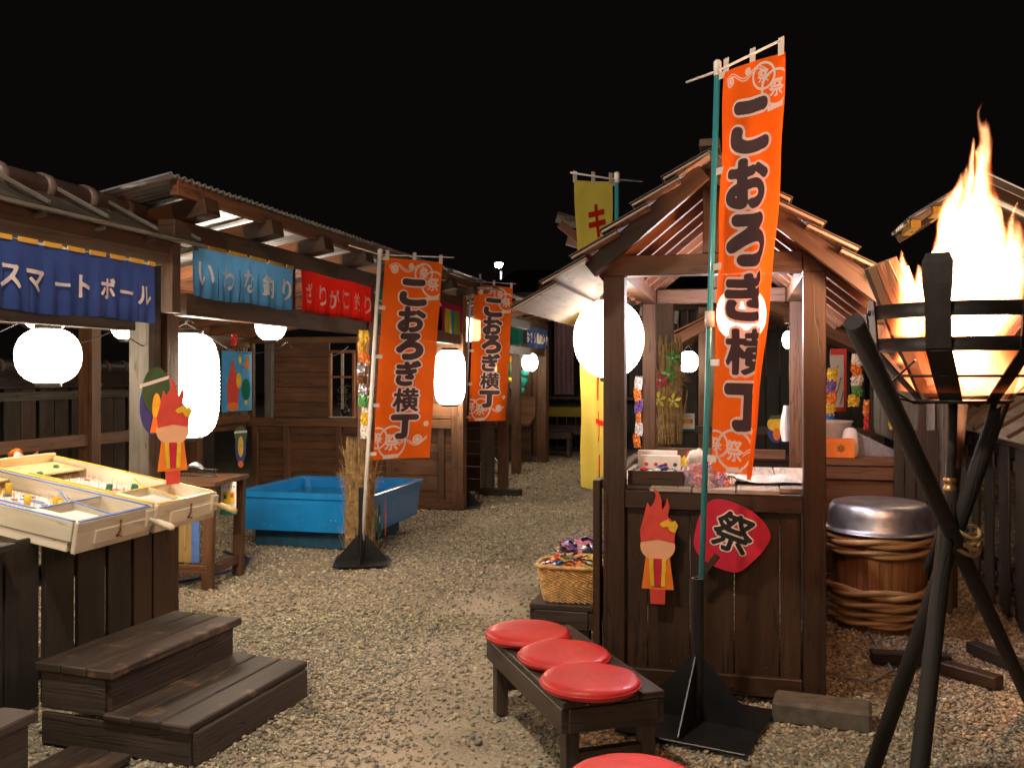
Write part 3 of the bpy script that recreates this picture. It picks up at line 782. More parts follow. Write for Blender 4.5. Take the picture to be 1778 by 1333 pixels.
for a, b_ in ((3.205, 3.41), (3.425, 3.625), (3.66, 3.86), (3.885, 4.085), (4.11, 4.29), (4.315, 4.47), (4.485, 4.66), (2.98, 3.18), (2.76, 2.95), (2.55, 2.73), (2.3, 2.52)):
    lb('slat', (XL - random.uniform(0, .006), (a + b_) / 2, 0.01), (XL, (a + b_) / 2, .80), b_ - a, .022, 'black' if a < 4.3 else 'umber', up=(1, 0, 0))
for z in (.16, .60):
    lb('rail', (XL - .04, 2.2, z), (XL - .04, 4.6, z), .045, .09, 'black')
lb('counter_ledge', (XL - .02, 2.2, .80), (XL - .02, 3.38, .80), .26, .03, 'black')
lb('plank', (XL + .02, 2.2, .74), (XL + .02, 3.28, .74), .02, .07, 'black')
# table trestles behind the slats
lb('table_rail', (XL - .62, 3.3, .80), (XL - .62, 4.6, .80), .05, .07, 'black')
lb('table_rail', (XL - .8, 3.3, .70), (XL + .02, 3.3, .70), .05, .07, 'black')
lb('table_rail', (XL - .8, 4.6, .72), (XL + .02, 4.6, .72), .05, .07, 'black')
for q in (3.35, 4.55):
    lb('table_leg', (XL - .62, q, 0), (XL - .62, q, .80), .06, .06, 'black')
# cap roof
lb('fascia', (XL + .055, 1.2, 2.262), (XL + .055, 4.55, 2.262), .02, .075, 'umber')
ex, rx_, ez, rz_ = XL + .12, XL - .22, 2.30, 2.47
nb = 5
for k in range(9):
    y1 = 4.80 - k * .46; y0 = y1 - .455
    for j in range(3):
        t0, t1 = j / 3, (j + 1) / 3 + .03
        a = Vector((ex + (rx_ - ex) * t0, (y0 + y1) / 2, ez + (rz_ - ez) * t0 + .012 * (1 - j))); b_ = Vector((ex + (rx_ - ex) * t1, (y0 + y1) / 2, ez + (rz_ - ez) * t1 + .006))
        n_ = Vector((rz_ - ez, 0, ex - rx_)).normalized()
        if j < 3: beam(st, 'roof_board', a - o, b_ - o, .452, .012, 'black', up=n_)
for k in range(10):
    y = 4.74 - k * .40
    beam(st, 'roof_batten', Vector((ex + .02, y, ez + .028)) - o, Vector((rx_ + .05, y, rz_ + .02)) - o, .018, .02, 'grey', up=(.4, 0, 1))
    beam(st, 'roof_bracket', Vector((ex + .0, y, ez - .015)) - o, Vector((XL - .03, y, ez - .05)) - o, .02, .03, 'grey')
lb('eave_strip', (ex + .01, .6, ez - .004), (ex + .01, 4.81, ez - .004), .03, .02, 'grey')
# back slope
beam(st, 'roof_board', Vector((rx_, 2.7, rz_)) - o, Vector((rx_ - .32, 2.7, rz_ - .16)) - o, 4.2, .012, 'black', up=(-.4, 0, 1))
for k in range(14):
    y1 = 4.83 - k * .31
    m = MB(); prof = [(.062, 0), (.060, .27), (.072, .275), (.074, .325), (.060, .328)]
    m.lathe(prof, 14, c=(rx_ - o.x, y1 - o.y, rz_ + .015 - o.z), rot=Matrix.Rotation(PI / 2, 3, 'X'))
    m.build('ridge_tile', M['tile'], st)
# open back frame
XB = -5.86
fr = thing('open_timber_frame', 'open brown timber frame across the back of the left stalls', 'timber frame', (XB, 3, 0))
lb('rail', (XB, 1, .95), (XB, 10.05, .95), .07, .11, 'brown', fr)
lb('rail', (XB, 1, 2.03), (XB, 10.05, 2.03), .07, .13, 'brown', fr)
for y in (3.6, 7.33, 9.0): lb('post', (XB + .005, y, 0), (XB + .005, y, 2.6), .15, .12, 'brown', fr)
# stall divider
fs = thing('trout_fishing_stall', 'long brown open-fronted stall with corrugated roof behind the blue pool', 'stall', (-3.15, 4.6, 0))
o = fs.location
XF = -3.15
def fb(name, p0, p1, wd, th, mat, **k): return lb(name, p0, p1, wd, th, mat, fs, **k)
fb('post', (-3.437, 4.965, 0), (-3.437, 4.965, 2.42), .12, .128, 'brown', up=(1, 0, 0))
fb('tie_beam', (-3.49, 4.96, 2.36), (XF - .06, 4.96, 2.36), .08, .10, 'umber')
fb('beam_end_post', (XF, 4.615, 1.90), (XF, 4.615, 2.30), .08, .075, 'umber', up=(1, 0, 0))
fb('post', (XF, 7.42, 0), (XF, 7.42, 2.3), .11, .11, 'brown', up=(1, 0, 0))
fb('post', (XF, 10.12, 0), (XF, 10.12, 2.5), .14, .14, 'brown', up=(1, 0, 0))
fb('post', (XF, 6.01, 2.0), (XF, 6.01, 2.31), .10, .07, 'umber', up=(1, 0, 0))
fb('post', (XF, 7.42, 2.0), (XF, 7.42, 2.31), .09, .07, 'umber', up=(1, 0, 0))
fb('top_beam', (XF, 4.57, 2.365), (XF, 10.19, 2.365), .11, .12, 'umber')
fb('lower_beam', (XF, 4.70, 1.955), (XF, 10.05, 1.955), .09, .13, 'umber')
# roof: corrugated sheet on rafters, rising to the front
RA, RB = Vector((-2.98, 0, 2.63)), Vector((-6.1, 0, 2.05))
fb('front_purlin', (-3.02, 4.45, 2.575), (-3.02, 10.5, 2.575), .05, .085, 'rafter')
fb('back_purlin', (-5.86, 4.4, 2.05), (-5.86, 10.2, 2.05), .08, .10, 'rafter')
fb('mid_purlin', (-4.5, 4.4, 2.29), (-4.5, 10.2, 2.29), .06, .08, 'rafter')
for k in range(8):
    y = 4.72 + k * .77
    fb('rafter', (-3.0, y, 2.52), (-6.0, y, 2.0), .10, .09, 'rafter')
    fb('rafter_block', (-3.16, y, 2.47), (-2.95, y, 2.51), .15, .10, 'umber')
for k in range(9):
    y0 = 4.35 + k * .70
    def cf(u, v, y0=y0):
        y = y0 + .745 * u
        p = RA.lerp(RB, v); return Vector((p.x, y, p.z + .012 * math.sin(y * 2 * PI / .065) + .004 * k)) - o
    MB().grid(cf, 90, 3).build('corrugated_sheet', M['zinc'], fs)
# partition wall at Y=10.1
YW = 10.10
fb('sill', (-5.8, YW - .02, .98), (-3.22, YW - .02, .98), .08, .10, 'brown')
fb('rail', (-5.8, YW - .01, .06), (-3.22, YW - .01, .06), .05, .10, 'brown')
for x in (-5.72, -5.3, -4.62, -3.98, -3.35):
    fb('stile', (x, YW - .012, .11), (x, YW - .012, .93), .075, .045, 'brown', up=(0, 1, 0))
for k in range(9):
    z = .11 + k * .092
    fb('board', (-5.75, YW + .02, z + .046), (-3.22, YW + .02 - .004 * (k % 2), z + .046), .018, .090, 'brown')
for k in range(5):
    z = 1.04 + k * .18
    fb('board', (-5.48, YW + .02 + .003 * (k % 2), z + .088), (-4.76, YW + .02, z + .088), .018, .176, 'brown')
    fb('board', (-4.42, YW + .02 + .003 * (k % 2), z + .088), (-3.22, YW + .02, z + .088), .018, .176, 'brown')
fb('post', (-5.54, YW, 1.03), (-5.54, YW, 1.93), .09, .08, 'grey', up=(0, 1, 0))
fb('post', (-5.77, YW, 1.03), (-5.77, YW, 1.93), .05, .06, 'brown', up=(0, 1, 0))
fb('head_rail', (-5.8, YW, 1.96), (-3.22, YW, 1.96), .08, .07, 'brown')
wn = fb('window', (-4.74, YW - .02, 1.82), (-4.42, YW - .02, 1.82), .05, .035, 'rafter')
for p0, p1 in (((-4.73, YW - .022, 1.05), (-4.73, YW - .022, 1.80)), ((-4.43, YW - .022, 1.05), (-4.43, YW - .022, 1.80))):
    mm = MB().beam(Vector(p0) - o, Vector(p1) - o, .03, .05, up=(0, 1, 0)).build('window_jamb', M['rafter'], wn)
MB().beam(Vector((-4.74, YW - .03, 1.52)) - o, Vector((-4.42, YW - .03, 1.52)) - o, .02, .025).build('window_bar', M['rafter'], wn)
MB().beam(Vector((-4.61, YW + .05, 1.05)) - o, Vector((-4.61, YW + .05, 1.80)) - o, .03, .03, up=(0, 1, 0)).build('window_bar', M['counter'], wn)
MB().beam(Vector((-4.74, YW - .02, 1.045)) - o, Vector((-4.42, YW - .02, 1.045)) - o, .06, .015).build('window_sill', M['counter'], wn)
# wall part with the poster along the back frame
for k in range(15):
    y = 9.1 + k * .065
    fb('batten', (XB + .06, y, 1.0), (XB + .06, y, 1.95), .045, .02, 'brown', up=(1, 0, 0))
fb('poster_rail', (XB + .09, 9.05, 1.02), (XB + .09, 10.02, 1.02), .03, .10, 'brown')
fb('poster_rail', (XB + .09, 9.05, 1.93), (XB + .09, 10.02, 1.93), .03, .12, 'brown')

# ---- tiled back fence behind the left stalls
bf = thing('back_fence', 'dark board fence with a tiled cap running behind the left stalls', 'fence', (-7.0, 3, 0))
for k in range(40):
    y = 2.0 + k * .235
    lb('plank', (-7.0 - .02 * (k % 2), y, 0), (-7.0 - .02 * (k % 2), y, 1.42), .20, .018, 'fence' if k % 5 else 'umber', bf, up=(1, 0, 0))
lb('rail', (-6.96, 1.9, 1.33), (-6.96, 11.4, 1.33), .05, .09, 'grey', bf)
for k in range(12):
    y = 2.2 + k * .8
    lb('roof_board', (-6.72, y, 1.42), (-7.0, y, 1.60), .79, .015, 'fence', bf, up=(.5, 0, 1))
    lb('roof_batten', (-6.72, y, 1.44), (-7.0, y, 1.62), .03, .025, 'grey', bf, up=(.5, 0, 1))
for k in range(30):
    MB().lathe([(.07, 0), (.068, .27), (.082, .275), (.084, .31), (.07, .315)], 12, c=Vector((-7.02, 2.2 + k * .31, 1.63)) - bf.location, rot=Matrix.Rotation(PI / 2, 3, 'X')).build('ridge_tile', M['tile'], bf)

# ---- noren
noren('navy blue shop curtain lettered スマートボール under the tiled roof', XL + .075, 3.02, 4.40, 1.832, 2.145, 'navy', 'スマートボール', 9,
      [3.365, 3.52, 3.68, 3.84, 4.0, 4.155, 4.30], csz=.125, dil=.035, wave=.006)
noren('light blue shop curtain lettered いわな釣り, first on the long stall', XF + .07, 4.72, 5.95, 2.002, 2.30, 'sky', 'いわな釣り', 5, csz=.17, dil=.028, wave=.010)
noren('red shop curtain lettered ざりがに釣り, between the light blue and green ones', XF + .07, 6.07, 7.36, 2.004, 2.30, 'red', 'ざりがに釣り', 6, csz=.17, dil=.028, strips=False)
noren('green shop curtain lettered ヨーヨー, half hidden behind the orange banner', XF + .07, 7.48, 8.7, 2.003, 2.30, 'green', 'ヨーヨー釣り', 5, csz=.15, dil=.03, strips=False)
noren('small curtain of crimson, yellow, blue and olive stripes between the two orange banners', XF + .07, 9.25, 10.05, 2.0, 2.32, 'ylw2', '', 5, strips=False, matlist=['mag2', 'ylw2', 'blu2', 'grn2', 'mag2'])

# ---- lanterns of the left row, then assumed ones out of frame
def LP(px, py, d): return at(px, py, d)
lantern(LP(84, 618, 5.0), .168, .145, 'round glowing lantern with dark ring above the ball game tables', cord=.5, ring=.40)
lantern(LP(80, 548, 6.3), .145, .10, 'upper glowing lantern partly hidden behind the rim of the round one by the navy curtain', cord=.15)
lantern(LP(217, 560, 6.6), .10, .115, 'small glowing lantern peeking out left of the grey post', cord=.2)
lantern(LP(322, 669, 6.0), .215, .335, 'tall glowing lantern hanging behind the corner posts, biggest on the left', p=3.4, ring=.5, mat='lantern', cord=.12)
lantern(LP(470, 562, 7.7), .128, .135, 'half hidden glowing lantern under the beam below the red curtain', cord=.1)
lantern(at(781, 655, 10.3), .175, .30, 'oblong glowing lantern between the two orange banners', p=3.6, ring=.55, cord=.12)
lantern(at(818, 566, 12.6), .165, .21, 'glowing lantern partly covered by the smaller orange banner', p=3, ring=.5)
lantern(at(850, 640, 13.4), .11, .13, 'glowing lantern shining through the smaller orange banner', cord=.12)
lantern(at(920, 629, 15.3), .135, .145, 'small round glowing lantern on the far stall post', cord=.12)
lantern((-3.75, 1.75, 1.75), .17, .16, 'assumed glowing lantern in the left stall beside the camera, added out of frame for light', cord=.3)  # assumed lantern out of view, added to light the stall and lane
lantern((-3.75, 3.0, 1.68), .15, .15, 'assumed glowing lantern beyond the left edge of the frame, added for light', cord=.3)  # also out of frame, added light from an assumed lantern
lantern((-2.3, -.6, 2.25), .2, .26, 'assumed glowing lantern over the lane behind the camera, left, added unseen for light', p=3, cord=.2, mat='lantern')  # assumed unseen lantern, added as light from behind the camera
lantern((-.6, -1.2, 2.5), .2, .26, 'assumed glowing lantern over the lane behind the camera, right, added unseen for light', p=3, cord=.2, mat='lantern')  # second assumed lantern behind the camera, added for its light

cb = thing('power_cable', 'thin slack power cable looping along the left stall beams', 'cable', (-3.3, 3.2, 1.8))
for a, b_ in ((0, .55), (.55, 1.25), (1.25, 2.2), (2.2, 3.3), (3.3, 4.5)):
    MB().tube([(-.12 + .03 * math.sin(q * 7 + a), a + (b_ - a) * q, .0 - .10 * math.sin(PI * q)) for q in [k / 10 for k in range(11)]], .0035, 5).build('cable_loop', M['wire'], cb)

# ---- far stalls of the left row
s3 = thing('dark_middle_stall', 'dark brown stall corner past the long stall, with a grey post', 'stall', (-3.2, 10.9, 0))
def sb(t, name, p0, p1, wd, th, mat, **k): return lb(name, p0, p1, wd, th, mat, t, **k)
for k in range(11): sb(s3, 'board', (-3.9, 11.6, .1 + k * .165), (-3.32, 11.6 - .004 * (k % 2), .1 + k * .165), .02, .16, 'umber')
sb(s3, 'post', (-3.22, 11.6, 0), (-3.22, 11.6, 2.5), .15, .15, 'grey', up=(1, 0, 0))
sb(s3, 'post', (-3.05, 11.75, 0), (-3.05, 11.75, 2.5), .12, .12, 'brown', up=(1, 0, 0))
sb(s3, 'sleeper', (-3.3, 11.5, .04), (-2.75, 11.5, .04), .16, .08, 'black')
sb(s3, 'beam', (-3.2, 10.3, 2.3), (-3.2, 13.8, 2.3), .10, .12, 'umber')
sb(s3, 'beam', (-3.2, 11.8, 1.9), (-3.2, 13.8, 1.9), .10, .12, 'umber')
for k in range(10): sb(s3, 'rafter', (-3.6, 10.5 + k * .33, 2.38), (-2.9, 10.5 + k * .33, 2.55), .04, .07, 'rafter')
sb(s3, 'roof_sheet', (-3.25, 10.3, 2.56), (-3.25, 14, 2.56), .9, .02, 'oldzinc')

s4 = thing('oden_stall', 'reddish brown far stall with seat ledge and slatted wall of hanging toys', 'stall', (-3.4, 14.2, 0))
Xo = -3.42
sb(s4, 'post', (Xo, 16.0, 0), (Xo, 16.0, 2.2), .24, .16, 'brown', up=(1, 0, 0))
sb(s4, 'post', (Xo, 14.0, 0), (Xo, 14.0, 2.2), .13, .13, 'brown', up=(1, 0, 0))
for k in range(8): sb(s4, 'board', (Xo - .75 + k * .10, 16.0, .1), (Xo - .75 + k * .10, 16.0, 2.1), .085, .02, 'brown', up=(0, 1, 0))
for k in range(5): sb(s4, 'board', (Xo - 1.0, 15.7, .08 + k * .12), (Xo - .15, 15.7, .08 + k * .12), .02, .115, 'umber')
sb(s4, 'seat_ledge', (Xo - 1.0, 15.62, .74), (Xo - .12, 15.62, .74), .42, .05, 'brown', up=(0, -.3, 1))
sb(s4, 'backrest', (Xo - 1.0, 15.9, .98), (Xo - .12, 15.9, .98), .03, .36, 'brown')
sb(s4, 'beam', (Xo, 13.9, 2.40), (Xo, 16.2, 2.40), .1, .12, 'umber')
sb(s4, 'beam', (Xo, 13.9, 1.93), (Xo, 16.2, 1.93), .1, .12, 'umber')
for k in range(9): sb(s4, 'roof_board', (Xo - .9, 13.9 + k * .3, 2.35 + .05 * (k % 2)), (Xo + .42, 13.95 + k * .3, 2.60 + .03 * (k % 2)), .24, .015, 'rafter', up=(-.2, 0, 1))
noren('faded blue curtain lettered おでん on the farthest left stall', Xo + .08, 14.3, 16.0, 2.0, 2.33, 'denim', 'おでん・飲み物', 5, csz=.2, dil=.03, strips=False)
noren('short green curtain on the far stall left of the faded blue one', Xo + .075, 13.2, 14.1, 2.0, 2.3, 'green', '', 4, strips=False)

def blob_toy(label, loc, parts, cat='toy', group='inflatable toys hung on the far stall'):
    t = thing('inflatable_toy', label, cat, loc, 0, group)
    for nm, c, r, mat in parts:
        prof = [(max(1e-3, math.sin(PI * k / 10)), -math.cos(PI * k / 10)) for k in range(11)]
        m = MB(); 
        m.lathe([(p[0] * r[0], p[1] * r[2]) for p in prof], 14, c=c, sy=r[1] / r[0], close=False); m.build(nm, M[mat], t)
    return t
pz = at(903, 660, 15.6)
blob_toy('green and white inflatable toy hanging left of the small round lantern', pz, (('body', (0, 0, 0), (.13, .07, .15), 'green'), ('belly', (-.08, -.05, -.07), (.09, .06, .12), 'white'), ('ball', (.09, -.03, .12), (.08, .06, .07), 'green'), ('tail', (.04, -.04, -.18), (.05, .04, .06), 'green'), ('spot', (-.02, -.08, .13), (.03, .02, .03), 'redp')))
blob_toy('yellow and green inflatable toy hung above the green and white one', at(884, 640, 15.4), (('body', (0, 0, 0), (.06, .05, .14), 'dgreen'), ('ball', (.03, 0, .16), (.07, .05, .07), 'yellowp'), ('ball', (.09, 0, .06), (.04, .04, .04), 'white'), ('ball', (0, 0, -.19), (.06, .05, .05), 'yellowp')))
blob_toy('blue inflatable toy beside the lower corner of the smaller banner', at(875, 703, 15.4), (('body', (0, 0, 0), (.05, .04, .07), 'bluep2'), ('ball', (.01, 0, .1), (.045, .04, .045), 'bluesheet'), ('ball', (.01, 0, -.11), (.04, .04, .04), 'bluesheet')))

# ---- banners
o1 = S(-1.24, 7.6)
t, pa = banner('orange banner lettered こおろぎ横丁 on a white pole beside the blue pool', (o1.x, o1.y, .05), at(660, 436, 7.5), 0.845, at(606, 426, 7.1), at(788, 447, 7.85), 'こおろぎ横丁', ('whitepole', 'orange', None),
               group='orange festival banners', pole_r=.016, width=.53, wave=.014, csize=.232, vtop=.095, vbot=.905, dil=.084, outl=.058, uc=.52, wxx=1.22)
base_stand(t, t.location, .62, .026, .21, True, .35)
o2 = S(-.60, 10.9)
t, pa = banner('smaller orange banner lettered こおろぎ横丁 farther along the lane', (o2.x, o2.y, .05), at(818, 484, 10.8), 0.995, at(762, 474, 10.3), at(896, 493, 11.1), 'こおろぎ横丁', ('whitepole', 'orange', None),
               group='orange festival banners', pole_r=.016, width=.52, wave=.016, csize=.232, vtop=.095, vbot=.905, dil=.084, outl=.058, ph=1.2, uc=.52, wxx=1.22)
base_stand(t, t.location, .62, .026, .22, True, .2)
# bare white stand farther back
bs_ = thing('banner_pole', 'plain white pole on a small folding foot behind the smaller banner', 'pole', S(-.28, 14.2))
MB().tube([(0, 0, .03), (-.22, 0, 3.1)], .018, 10).build('pole', M['whitepole'], bs_)
for a in (.3, 2.0, 3.9): MB().tube([(0, 0, .28), (.22 * math.cos(a), .22 * math.sin(a), .03)], .010, 6).build('foot', M['whitepole'], bs_)
MB().tube([(0, 0, .05), (.20, -.12, .02)], .012, 6).build('foot', M['stand'], bs_)

# ---- straw bundle at the pole
def straw_bundle(label, loc, h, r, n=520, ties=(.16, .45, .68), flare=.10, cat='straw bundle', sr=.0022):
    t = thing('straw_bundle', label, cat, loc)
    core = MB().lathe([(r * .9, 0), (r * .86, h * .3), (r * .8, h * .55), (r * .72, h * .8), (r * .78, h * .94)], 20); core.build('core', M['strawcore'], t)
    s = MB()
    for i in range(n):
        a = random.uniform(0, 2 * PI); rr = r * random.uniform(.92, 1.04); z0 = random.uniform(-.02, h * .75); ln = random.uniform(.15, .42) * h / .9
        z1 = min(z0 + ln, h + random.uniform(-.03, .04)); fl = random.random() < .08
        da = random.uniform(-.25, .25); out = random.uniform(0, .012) + (random.uniform(.02, .09) if fl else 0)
        rz0, rz1 = rr * (1 - .2 * z0 / h), rr * (1 - .2 * z1 / h) + out
        if z1 > h * .9: rz1 += .01
        p0 = Vector((rz0 * math.cos(a), rz0 * math.sin(a), max(z0, 0))); p1 = Vector((rz1 * math.cos(a + da), rz1 * math.sin(a + da), z1 - (.05 if fl else 0)))
        s.tube([p0, (p0 + p1) / 2 + Vector((random.gauss(0, .002), random.gauss(0, .002), 0)), p1], sr, 3, False)
    for i in range(120):   # tufts sticking out at the upper tie
        a = random.uniform(0, 2 * PI); z = h * ties[-1] + random.uniform(-.04, .06); d = random.uniform(.03, .12)
        p0 = Vector((r * .8 * math.cos(a), r * .8 * math.sin(a), z)); p1 = p0 + Vector((d * math.cos(a), d * math.sin(a), random.uniform(-.08, .06)))
        s.tube([p0, (p0 + p1) / 2, p1], .0016, 3, False)
    s.build('straw', M['straw'], t, kind='stuff')
    for z in ties:
        R = r * (1.04 - .2 * z)
        MB().tube([(R * math.cos(a), R * math.sin(a), h * z + .006 * math.sin(3 * a)) for a in [2 * PI * k / 18 for k in range(19)]], .006, 5).build('tie', M['straw'], t)
    return t
straw_bundle('tall straw bundle wrapped round the post behind the white banner pole', S(-1.31, 7.95), .98, .125, n=1300)

# ---- blue fibreglass pool
pl = thing('fishing_pool', 'bright blue fibreglass pool half filled with water on a dull blue base', 'pool', (-4.42, 7.45, 0))
PX, PY, PZ = 1.30, 1.30, .505
def rr_loop(x0, y0, x1, y1, z, r=.06, n=5):
    pts = []
    for (cx_, cy_, a) in ((x1 - r, y0 + r, -PI / 2), (x1 - r, y1 - r, 0), (x0 + r, y1 - r, PI / 2), (x0 + r, y0 + r, PI)):
        for k in range(n + 1): pts.append(Vector((cx_ + r * math.cos(a + k * PI / 2 / n), cy_ + r * math.sin(a + k * PI / 2 / n), z)))
    return pts
def loft(loops, close_end=True, close_start=False, sm=True):
    m = MB(); n = len(loops[0]); 
    for lp in loops: m.V += [tuple(p) for p in lp]
    for j in range(len(loops) - 1):
        for k in range(n):
            k2 = (k + 1) % n; a = j * n
            m._f((a + k, a + k2, a + n + k2, a + n + k), [(k * .1, j * .1), (k2 * .1, j * .1), (k2 * .1, j * .1 + .1), (k * .1, j * .1 + .1)], sm)
    if close_end: m._f(tuple((len(loops) - 1) * n + k for k in range(n)), [(0, 0)] * n)
    if close_start: m._f(tuple(range(n))[::-1], [(0, 0)] * n)
    return m
loft([rr_loop(.02, .02, PX - .02, PY - .02, .16), rr_loop(0, 0, PX, PY, .40), rr_loop(0, 0, PX, PY, PZ - .055),
      rr_loop(-.025, -.025, PX + .025, PY + .025, PZ - .05), rr_loop(-.028, -.028, PX + .028, PY + .028, PZ - .006), rr_loop(-.02, -.02, PX + .02, PY + .02, PZ),
      rr_loop(.035, .035, PX - .035, PY - .035, PZ), rr_loop(.045, .045, PX - .045, PY - .045, PZ - .01), rr_loop(.07, .07, PX - .07, PY - .07, .24)], True, True, sm=False).build('basin', M['poolblue'], pl)
MB().box((.62, .64, .08), (1.0, 1.02, .16)).build('base', M['poolbase'], pl)
mw, nt, bsw = new_mat('clear_pool_water'); bsw.inputs['Base Color'].default_value = (.02, .30, .52, 1); bsw.inputs['Roughness'].default_value = .04; bsw.inputs['Alpha'].default_value = .55
MB().grid(lambda u, v: Vector((.06 + (PX - .12) * u, .06 + (PY - .12) * v, .40 + .002 * math.sin(u * 31) * math.sin(v * 27))), 30, 30).build('water', mw, pl)
# ornaments hung on the pool's right end
def cutboard(label, loc, R, shapes, name='cut_out_board', cat='cut-out board', group=None):
    """plain painted cut-out; shapes: (part name, outline, material, depth order)"""
    t = thing(name, label, cat, loc, 0, group); t.rotation_euler = R
    for nm, ol, mat, z, th in shapes:
        MB().plate(ol, th, Matrix.Translation((0, 0, z)) @ Matrix.Identity(4)).build(nm, M[mat], t)
    return t
def ell(cx_, cy_, rx, ry, n=20): return [(cx_ + rx * math.cos(2 * PI * k / n), cy_ + ry * math.sin(2 * PI * k / n)) for k in range(n)]
flame_ol = [(-.02, .0), (.03, .0), (.05, .06), (.055, .12), (.035, .17), (.03, .24), (.012, .33), (-.005, .27), (-.02, .20), (-.045, .14), (-.05, .07)]
cutboard('slim red and yellow board on the right end of the blue pool', Vector((-3.055, 7.62, .13)), (PI / 2, 0, 1.9), (('board', flame_ol, 'redp', 0, .006), ('yellow_patch', ell(0, .10, .024, .08), 'yellowp', .006, .002), ('orange_patch', ell(0, .16, .013, .05), 'orangep', .008, .002)))
cutboard('dark board with white disc on the near right end of the pool', Vector((-3.06, 7.48, .16)), (PI / 2, 0, 1.75), (('board', ell(0, .12, .075, .15), 'dgreen', 0, .006), ('white_disc', ell(.02, .13, .024, .035), 'printwhite', .006, .002)))

# ---- step units at the left
def step_unit(loc, rz, label, Lx=.98, Ly=.86):
    t = thing('wooden_steps', label, 'steps', loc, rz, 'low wooden steps before the ball game tables')
    # local x: towards the lane, y: along the stall; lower tread at +x
    for k in range(3):
        box(t, 'tread_plank', (.405 + .143 * k + .02, Ly / 2, .148 - .001 * k), (.138, Ly + .03, .032), 'step', b=.006)
    for k in range(3):
        box(t, 'tread_plank', (.06 + .136 * k + .01, Ly / 2, .325 - .001 * k), (.131, Ly + .03, .038), 'step', b=.006)
    box(t, 'riser', (.785, Ly / 2, .065), (.022, Ly - .03, .13), 'ribbed')
    box(t, 'riser', (.365, Ly / 2, .235), (.022, Ly - .03, .14), 'ribbed')
    for y in (.012, Ly - .012):
        box(t, 'side_board', (.40, y, .065), (.75, .022, .13), 'ribbed')
        box(t, 'side_board', (.19, y, .225), (.33, .022, .155), 'ribbed')
        box(t, 'corner_post', (.765, y + (.028 if y < .1 else -.028), .065), (.04, .03, .13), 'step')
        box(t, 'corner_post', (.34, y + (.028 if y < .1 else -.028), .22), (.04, .03, .16), 'step')
    return t
step_unit((-2.89, 3.29, 0), math.radians(-4.5), 'two-tread dark wooden steps against the slat fence, whole in view')
lowstep = thing('wooden_step', 'single dark plank step cut off by the lower left corner', 'steps', (-3.12, 1.75, 0), -.03, 'low wooden steps before the ball game tables')
for k in range(4): box(lowstep, 'tread_plank', (.085 + .165 * k, .52, .335), (.158, 1.06, .036), 'step', b=.006)
box(lowstep, 'riser', (.63, .52, .16), (.022, 1.0, .315), 'ribbed'); box(lowstep, 'side_board', (.32, 1.02, .16), (.62, .022, .315), 'ribbed')
bd = thing('gravel_board', 'flat dark plank lying on the gravel at the bottom left edge', 'plank', (-2.62, 3.12, .02), -.06)
for k in range(3): box(bd, 'plank', (.0 + .1 * k, -.2, 0), (.095, .6, .03), 'step')

